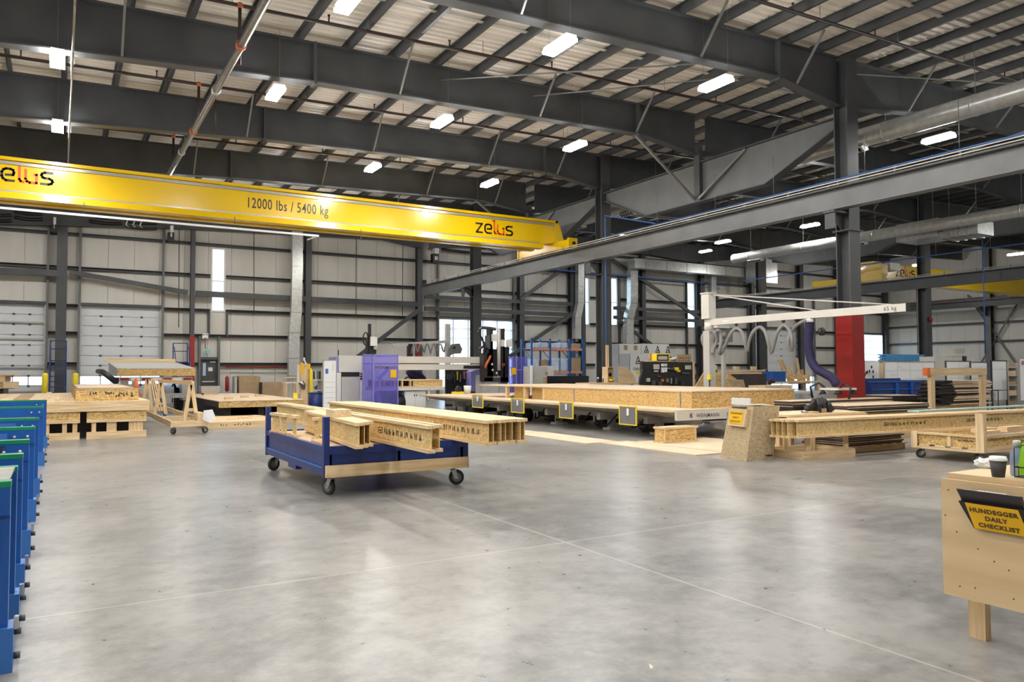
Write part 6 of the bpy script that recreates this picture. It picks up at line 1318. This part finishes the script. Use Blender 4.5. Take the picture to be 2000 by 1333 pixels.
# lumber table with the tool belt
Yl = 9.25
lt = thing('lumber_table', 'low lumber table with black edged sheets right of the lectern', 'table', base(1610, Yl)); x0, x1, z0, z1 = rect(1538, 800, 1690, 812, Yl)
for k in range(3): box(x0+.01, Yl+.32*k, z0, x1, Yl+.31+.32*k, z0+.04).build('top_board', 'lumber_pale', lt)
box(x0, Yl-.04, z0-.12, x1, Yl-.001, z0+.02).build('apron', 'lumber_x', lt)
for x in (x0+.75, x1-.2):
    for yy in (Yl+.55, Yl+.82): box(x, yy, 0, x+.09, yy+.09, z0).build('leg', 'lumber_z', lt)
ztab = z0+.041
be = thing('tool_belt', 'black leather tool belt heaped on the lumber table', 'tool belt', (P(1605, 795, 'Y', Yl+.2).x, Yl+.25, ztab)); c = be.location.copy()
mb = MB()
for k in range(11): mb.path([(c.x-.33+.066*k, c.y+.05*math.sin(k), ztab+.04), (c.x-.31+.066*k, c.y+.04*math.cos(k*2), ztab+.1+.14*math.sin(k/10*math.pi)), (c.x-.27+.06*k, c.y+.05, ztab+.05)], .055, 8)
mb.build('leather_heap', 'black', be)
for k in range(3): box(c.x-.18+.15*k, c.y-.1, ztab+.002, c.x-.06+.15*k, c.y-.03, ztab+.16-.02*k).build('pouch', 'black', be)
box(c.x-.08, c.y-.11, ztab+.002, c.x+.06, c.y-.101, ztab+.08).build('tan_pouch', 'kraft', be)
hm = thing('hammer', 'hammer with a wooden handle left of the tool belt', 'hammer', (c.x-.55, Yl+.1, ztab)); MB().tube((c.x-.62, Yl+.1, ztab+.03), (c.x-.32, Yl+.03, ztab+.02), .018, 8).build('handle', 'lumber_x', hm); MB().tube((c.x-.64, Yl+.04, ztab+.035), (c.x-.61, Yl+.16, ztab+.035), .026, 8).build('head', 'chrome', hm)
# white channel frame and black edged sheets behind
t = thing('white_rails', 'white profile rails lying behind the lumber table', 'rail', base(1580, 13.3)); a = rect(1548, 766, 1590, 772, 13.3)
for k in range(3): box(a[0], 13.3+.3*k, a[3]-.05, a[1]+.6, 13.4+.3*k, a[3]).build('rail', 'machine', t)
for x in (a[0]+.1, a[1]+.3): box(x, 13.31, 0, x+.1, 13.9, a[3]-.051).build('support', 'machinegrey', t)
z_ = P(1620, 797, 'Y', 11.45).z
pb_ = thing('sheet_dolly', 'dark dolly under the black edged sheets behind the tool belt', 'dolly', (15.6, 12.3, 0))
xa = P(1552, 790, 'Y', 11.45).x; xb = P(1700, 790, 'Y', 11.45).x
box(xa, 11.45, max(z_-.09, .05), xb+.9, 12.05, z_).build('deck', 'black', pb_)
for x in (xa+.1, xb+.6): box(x, 11.5, 0, x+.1, 12.0, max(z_-.09, .05)).build('support', 'black', pb_)
zz = sheetstack('black edged sheet behind the tool belt, %s of the pile', xa, xb+.9, 11.48, 12.02, z_+.001, 3, .06, .04)
xa = P(1655, 800, 'Y', 10.3).x; xb = P(1815, 800, 'Y', 10.3).x; z_ = P(1720, 806, 'Y', 10.3).z
pb_ = thing('wood_pallet', 'lumber pallet under the black edged sheets in front of the blue tipping bin', 'pallet', ((xa+xb)/2, 10.6, 0)); 
for k in range(3): box(xa, 10.3+.4*k, 0, xb, 10.4+.4*k, z_).build('bearer', 'lumber_x', pb_)
zz = sheetstack('black edged sheet before the blue tipping bin, %s of the pile', xa, xb, 10.3, 11.3, z_+.001, 4, .042, .05)
xa = P(1740, 775, 'Y', 12.5).x; xb = P(1805, 775, 'Y', 12.5).x; z_ = P(1770, 783, 'Y', 12.5).z
t = thing('board_stand', 'dark stand under the tilted black panel', 'stand', ((xa+xb)/2, 12.7, 0)); box(xa+.1, 12.55, 0, xb-.1, 13.1, z_-.001).build('block', 'blackbrown', t)
t = thing('tilted_panel', 'single black panel with pale edge resting before the blue tipping bin', 'board', ((xa+xb)/2, 12.6, z_)); MB().prism([(xa, 12.5, z_), (xb, 12.5, z_), (xb, 12.5, z_+.12), (xa+.08, 12.5, z_+.14)], (0, .8, 0)).build('core', 'blackbrown', t); MB().prism([(xa+.08, 12.49, z_+.141), (xb, 12.49, z_+.121), (xb, 13.3, z_+.121), (xa+.08, 13.3, z_+.141)], (0, 0, .015)).build('skin', 'plyfloor', t)
# blue tipping bin
Yt2 = 14.2
x0, x1, z0, z1 = rect(1697, 744, 1806, 792, Yt2); tp2 = thing('tipping_bin', 'large blue steel tipping bin in front of the whiteboards', 'bin', ((x0+x1)/2, Yt2, 0))
MB().prism([(x0, Yt2, z1), (x0+.45, Yt2, .15), (x1, Yt2, .15), (x1, Yt2, z1)], (0, .03, 0)).build('front_wall', 'navy', tp2); MB().prism([(x0, Yt2+.8, z1+.06), (x0+.45, Yt2+.8, .15), (x1, Yt2+.8, .15), (x1, Yt2+.8, z1+.06)], (0, .03, 0)).build('back_wall', 'navy', tp2)
MB().prism([(x0, Yt2+.03, z1), (x0+.45, Yt2+.03, .15), (x0+.48, Yt2+.03, .15), (x0+.03, Yt2+.03, z1)], (0, .77, .05)).build('sloped_wall', 'navy', tp2); box(x1-.03, Yt2+.03, .15, x1, Yt2+.8, z1).build('side_wall', 'navy', tp2); box(x0+.45, Yt2+.03, .15, x1, Yt2+.8, .18).build('floor', 'navy', tp2)
box(x0-.02, Yt2-.03, z1-.05, x1+.02, Yt2-.001, z1+.01).build('rim', 'blue', tp2); box(x0+.15, Yt2-.025, z1-.28, x1, Yt2-.001, z1-.24).build('rib', 'blue', tp2)
for k in (.45, .72): xx = x0+(x1-x0)*k; box(xx, Yt2-.05, z1-.45, xx+.12, Yt2-.001, z1-.06).build('stake', 'blue', tp2)
for x in (x0+.6, x1-.4): box(x, Yt2+.1, 0, x+.15, Yt2+.75, .15).build('skid', 'black', tp2)
# dark boards stack and frame
xa = P(1792, 770, 'Y', 12.15).x; xm = P(1852, 770, 'Y', 11.6).x; xb = P(1935, 770, 'Y', 11.6).x; z0 = P(1850, 792, 'Y', 11.6).z; z1 = P(1850, 743, 'Y', 11.6).z
pb_ = thing('wood_pallet', 'lumber pallet under the tall stack of black boards', 'pallet', ((xa+xb)/2, 12, 0))
for k in range(3): box(xa+.2, 11.7+.45*k, 0, xb-.1, 11.8+.45*k, z0).build('bearer', 'lumber_x', pb_)
N_ = 13
for k in range(N_):
    zz = z0+.001+(z1-z0)*k/N_; th = (z1-z0)/N_; j = random.uniform(-.12, .12); bow = .18*math.sin(k/N_*math.pi*1.1)
    t = thing('black_board', 'black faced board in the tall stack, %s' % ('bottom one' if k == 0 else 'top one' if k == N_-1 else '%s from the bottom' % (ORD+['thirteenth'])[k]), 'board', (xm, 11.6, zz))
    box(xa+.1+j-bow*.3, 11.6+random.uniform(-.05, .05), zz, xm+.15+bow, 12.15, zz+th*.8).build('dark_face', 'black' if k % 3 else 'blackbrown', t)
    if k not in (1, 5, 8): box(xm+.151+bow, 11.58, zz, xb+random.uniform(-.06, .06), 12.1, zz+th*(.9 if k % 2 else .6)).build('ply_edge', 'plyfloor', t)
    else: box(xm+.151+bow, 11.62, zz, xb-.1, 12.1, zz+th*.7).build('ply_edge', 'blackbrown', t)
x0, x1, z0, z1 = rect(1817, 719, 1927, 797, 11.2)
gp = thing('goalpost_frame', 'lumber goalpost frame with an orange tipped crossbar around the board stack', 'frame', ((x0+x1)/2, 11.2, 0))
for x in (x0+.05, x1-.2): box(x, 11.2, 0, x+.16, 11.3, z1-.2).build('upright', 'lumber_z', gp)
box(x0+.0, 11.19, z1-.199, x1, 11.31, z1).build('crossbar', 'lumber_x', gp); box(x0-.12, 11.19, z1-.195, x0-.001, 11.31, z1).build('orange_end', 'orange', gp); box(x0-.1, 11.0, 0, x0+.3, 11.5, .05).build('foot_board', 'lumber_y', gp); box(x1-.3, 11.0, 0, x1+.05, 11.5, .05).build('foot_board', 'lumber_y', gp)
# mint green sheets lying on the joists side
xa = P(1770, 800, 'Y', 9.4).x; z_ = .60
t = thing('mint_sheet', 'pale mint green sheet lying behind the joist stack', 'board', (15, 9.7, 0)); mat('mintboard', (.42, .58, .5), rough=.6); box(15.2, 9.25, .62, 20.5, 9.5, .65).build('sheet', 'mintboard', t); 
for x in (15.5, 17.5, 19.5): box(x, 9.4, 0, x+.1, 9.5, .62).build('support_post', 'lumber_z', t)
# ================================================================== WHITEBOARDS AND STORES AT RIGHT
def wboard(px0, py0, px1, py1, Y, label, grid=(0, 0), notes=0, frame='greystrip', marks=0):
    x0, x1, z0, z1 = rect(px0, py0, px1, py1, Y); t = thing('whiteboard', label, 'whiteboard', ((x0+x1)/2, Y, 0)); zb_ = .45
    box(x0, Y, zb_, x1, Y+.03, z1).build('board', 'paper', t)
    for q in ((x0-.03, x0), (x1, x1+.03)): box(q[0], Y-.01, 0, q[1], Y+.04, z1+.03).build('frame_post', frame, t)
    box(x0, Y-.01, z1, x1, Y+.04, z1+.03).build('frame_rail', frame, t)
    for k in range(1, grid[0]): x = x0+(x1-x0)*k/grid[0]; box(x-.006, Y-.003, zb_, x+.006, Y-.001, z1).build('ruled_line', 'wrapgrey', t)
    for k in range(1, grid[1]): z = z1-.28*k; box(x0, Y-.003, z-.006, x1, Y-.001, z+.006).build('ruled_line', 'wrapgrey', t)
    for k in range(notes): a = random.uniform(x0+.1, x1-.4); z = random.uniform(z1-1, z1-.15); box(a, Y-.006, z, a+.28, Y-.004, z+.07).build('paper_strip', 'white', t)
    for k in range(marks): a = random.uniform(x0+.1, x1-.2); z = random.uniform(z1-1.1, z1-.2); box(a, Y-.02, z, a+.05, Y-.001, z+.09).build('pegged_tool', 'ink', t)
    return t
wboard(1673, 707, 1716, 760, 15.6, 'white pegboard with small tools right of the red based column', (0, 0), 0, 'white', 22)
wboard(1728, 708, 1825, 760, 15.2, 'wide ruled whiteboard with paper strips behind the blue tipping bin', (4, 5), 7)
wboard(1849, 707, 1896, 770, 14.6, 'ruled whiteboard behind the lumber goalpost frame', (2, 5), 2, 'steel')
wboard(1897, 709, 1928, 770, 14.4, 'narrow ruled whiteboard with an orange strip behind the goalpost', (1, 5), 1, 'steel')
wboard(1938, 706, 1966, 765, 14.0, 'plain whiteboard on a black stand left of the wood shelving', (1, 2), 0, 'ink')
wboard(1992, 701, 2030, 765, 13.4, 'whiteboard with a red ring sign at the right picture edge', (0, 0), 0, 'greystrip')
q = P(1998, 709, 'Y', 13.38); mb = MB(); mb.path([(q.x+.06*math.cos(k*math.pi/8), 13.385, q.z+.06*math.sin(k*math.pi/8)) for k in range(17)], .012, 6); solo(mb, 'ring_sign', 'red', 'small red ring sign on the edge whiteboard', 'sign')
board_on(1716.5, 710, 1726, 765, 15.7, .05, 'wood_upright', 'lumber_z', 'lumber upright with black clamps between the two whiteboards', 'wood')
for i, py in enumerate((730,)): pass
t = thing('paper_cabinet', 'long white cabinet behind the goalpost whiteboards', 'cabinet', base(1865, 17)); rb(1826, 697, 1862, 770, 17, .6, 'cabinet_body', 'machine', t, True); rb(1862.5, 697, 1904, 770, 17, .6, 'cabinet_body', 'machine', t, True); rb(1882, 696, 1888, 706, 16.95, .049, 'control_panel', 'black', t); rb(1834, 724, 1842, 732, 16.95, .049, 'yellow_label', 'yellow', t)
t = thing('heater_unit', 'white unit with a slotted front on top of the long white cabinet', 'machine', tuple(P(1880, 696, 'Y', 17.1))); rb(1863, 680, 1895, 696.5, 17.05, .5, 'unit_body', 'machine', t); MB().prism([P(*q, 'Y', 17.04) for q in ((1866, 681), (1886, 681), (1883, 691), (1869, 691))], (0, .009, 0)).build('vent_panel', 'machinegrey', t); rb(1877, 677.5, 1883, 680, 17.2, .2, 'top_cap', 'machine', t)
mat('foam', (.06, .30, .62), (.10, .38, .70), 4, rough=.6)
ft = thing('foam_stack', 'stack of blue foam sheets above the wide whiteboard', 'foam', base(1766, 18.5))
for k in range(5): rb(1728+3*(k % 2), 703-2.6*k, 1807-(k*4 % 7), 705.4-2.6*k, 18.5, .3, 'foam_sheet', 'foam', ft)
box(ft.location.x-1, 18.7, 0, ft.location.x+1, 19.3, P(1766, 705.5, 'Y', 18.5).z).build('pallet_block', 'lumber_x', ft)
ws_ = thing('wood_shelving', 'grey shelving with lumber offcuts at the right edge', 'shelf', base(1978, 14.4)); x0, x1, z0, z1 = rect(1969, 709, 1990, 780, 14.4)
for x in (x0, x1-.05): box(x, 14.4, 0, x+.05, 14.9, z1).build('upright', 'machinegrey', ws_)
for z in (.2, .55, .9, 1.25, 1.55): box(x0+.05, 14.42, z, x1-.05, 14.9, z+.03).build('shelf_board', 'machinegrey', ws_); 
for i, z in enumerate((.23, .58, .93, 1.28, 1.58)):
    solo(box(x0+.07, 14.45, z+.001, x1-.09, 14.8, z+.13+.03*(i % 2)), 'lumber_offcut', 'lumber_x' if i % 2 else 'kraft', 'lumber offcuts on the %s shelf of the right hand shelving' % ('lowest', 'second', 'middle', 'fourth', 'top')[i], 'wood')
t = thing('wire_trolley', 'black wire trolley below the plain whiteboard', 'trolley', base(1950, 13.6)); x0, x1, z0, z1 = rect(1938, 763, 1968, 792, 13.6)
for x in (x0, x1):
    for yy in (13.6, 14.0-.1): MB().tube((x, yy, .02), (x, yy, z1), .015, 6).build('leg', 'black', t)
for z in (.25, z1): 
    MB().path([(x0, 13.6, z), (x1, 13.6, z), (x1, 13.9, z), (x0, 13.9, z), (x0, 13.6, z)], .012, 6).build('shelf_rim', 'black', t); box(x0, 13.6, z-.01, x1, 13.9, z).build('shelf', 'ink', t)
# ---- floor tape lines near the lectern
for i, (a, b) in enumerate((((8.44, 7.96), (13.6, 7.62)), ((8.31, 6.7), (12.0, 6.25)))):
    d_ = (Vector(b)-Vector(a)).normalized(); n_ = Vector((-d_.y, d_.x))*.010
    MB().prism([(a[0]-n_.x, a[1]-n_.y, .0006), (b[0]-n_.x, b[1]-n_.y, .0006), (b[0]+n_.x, b[1]+n_.y, .0006), (a[0]+n_.x, a[1]+n_.y, .0006)], (0, 0, .0006)).build('chalk_line', 'chalk', fl)
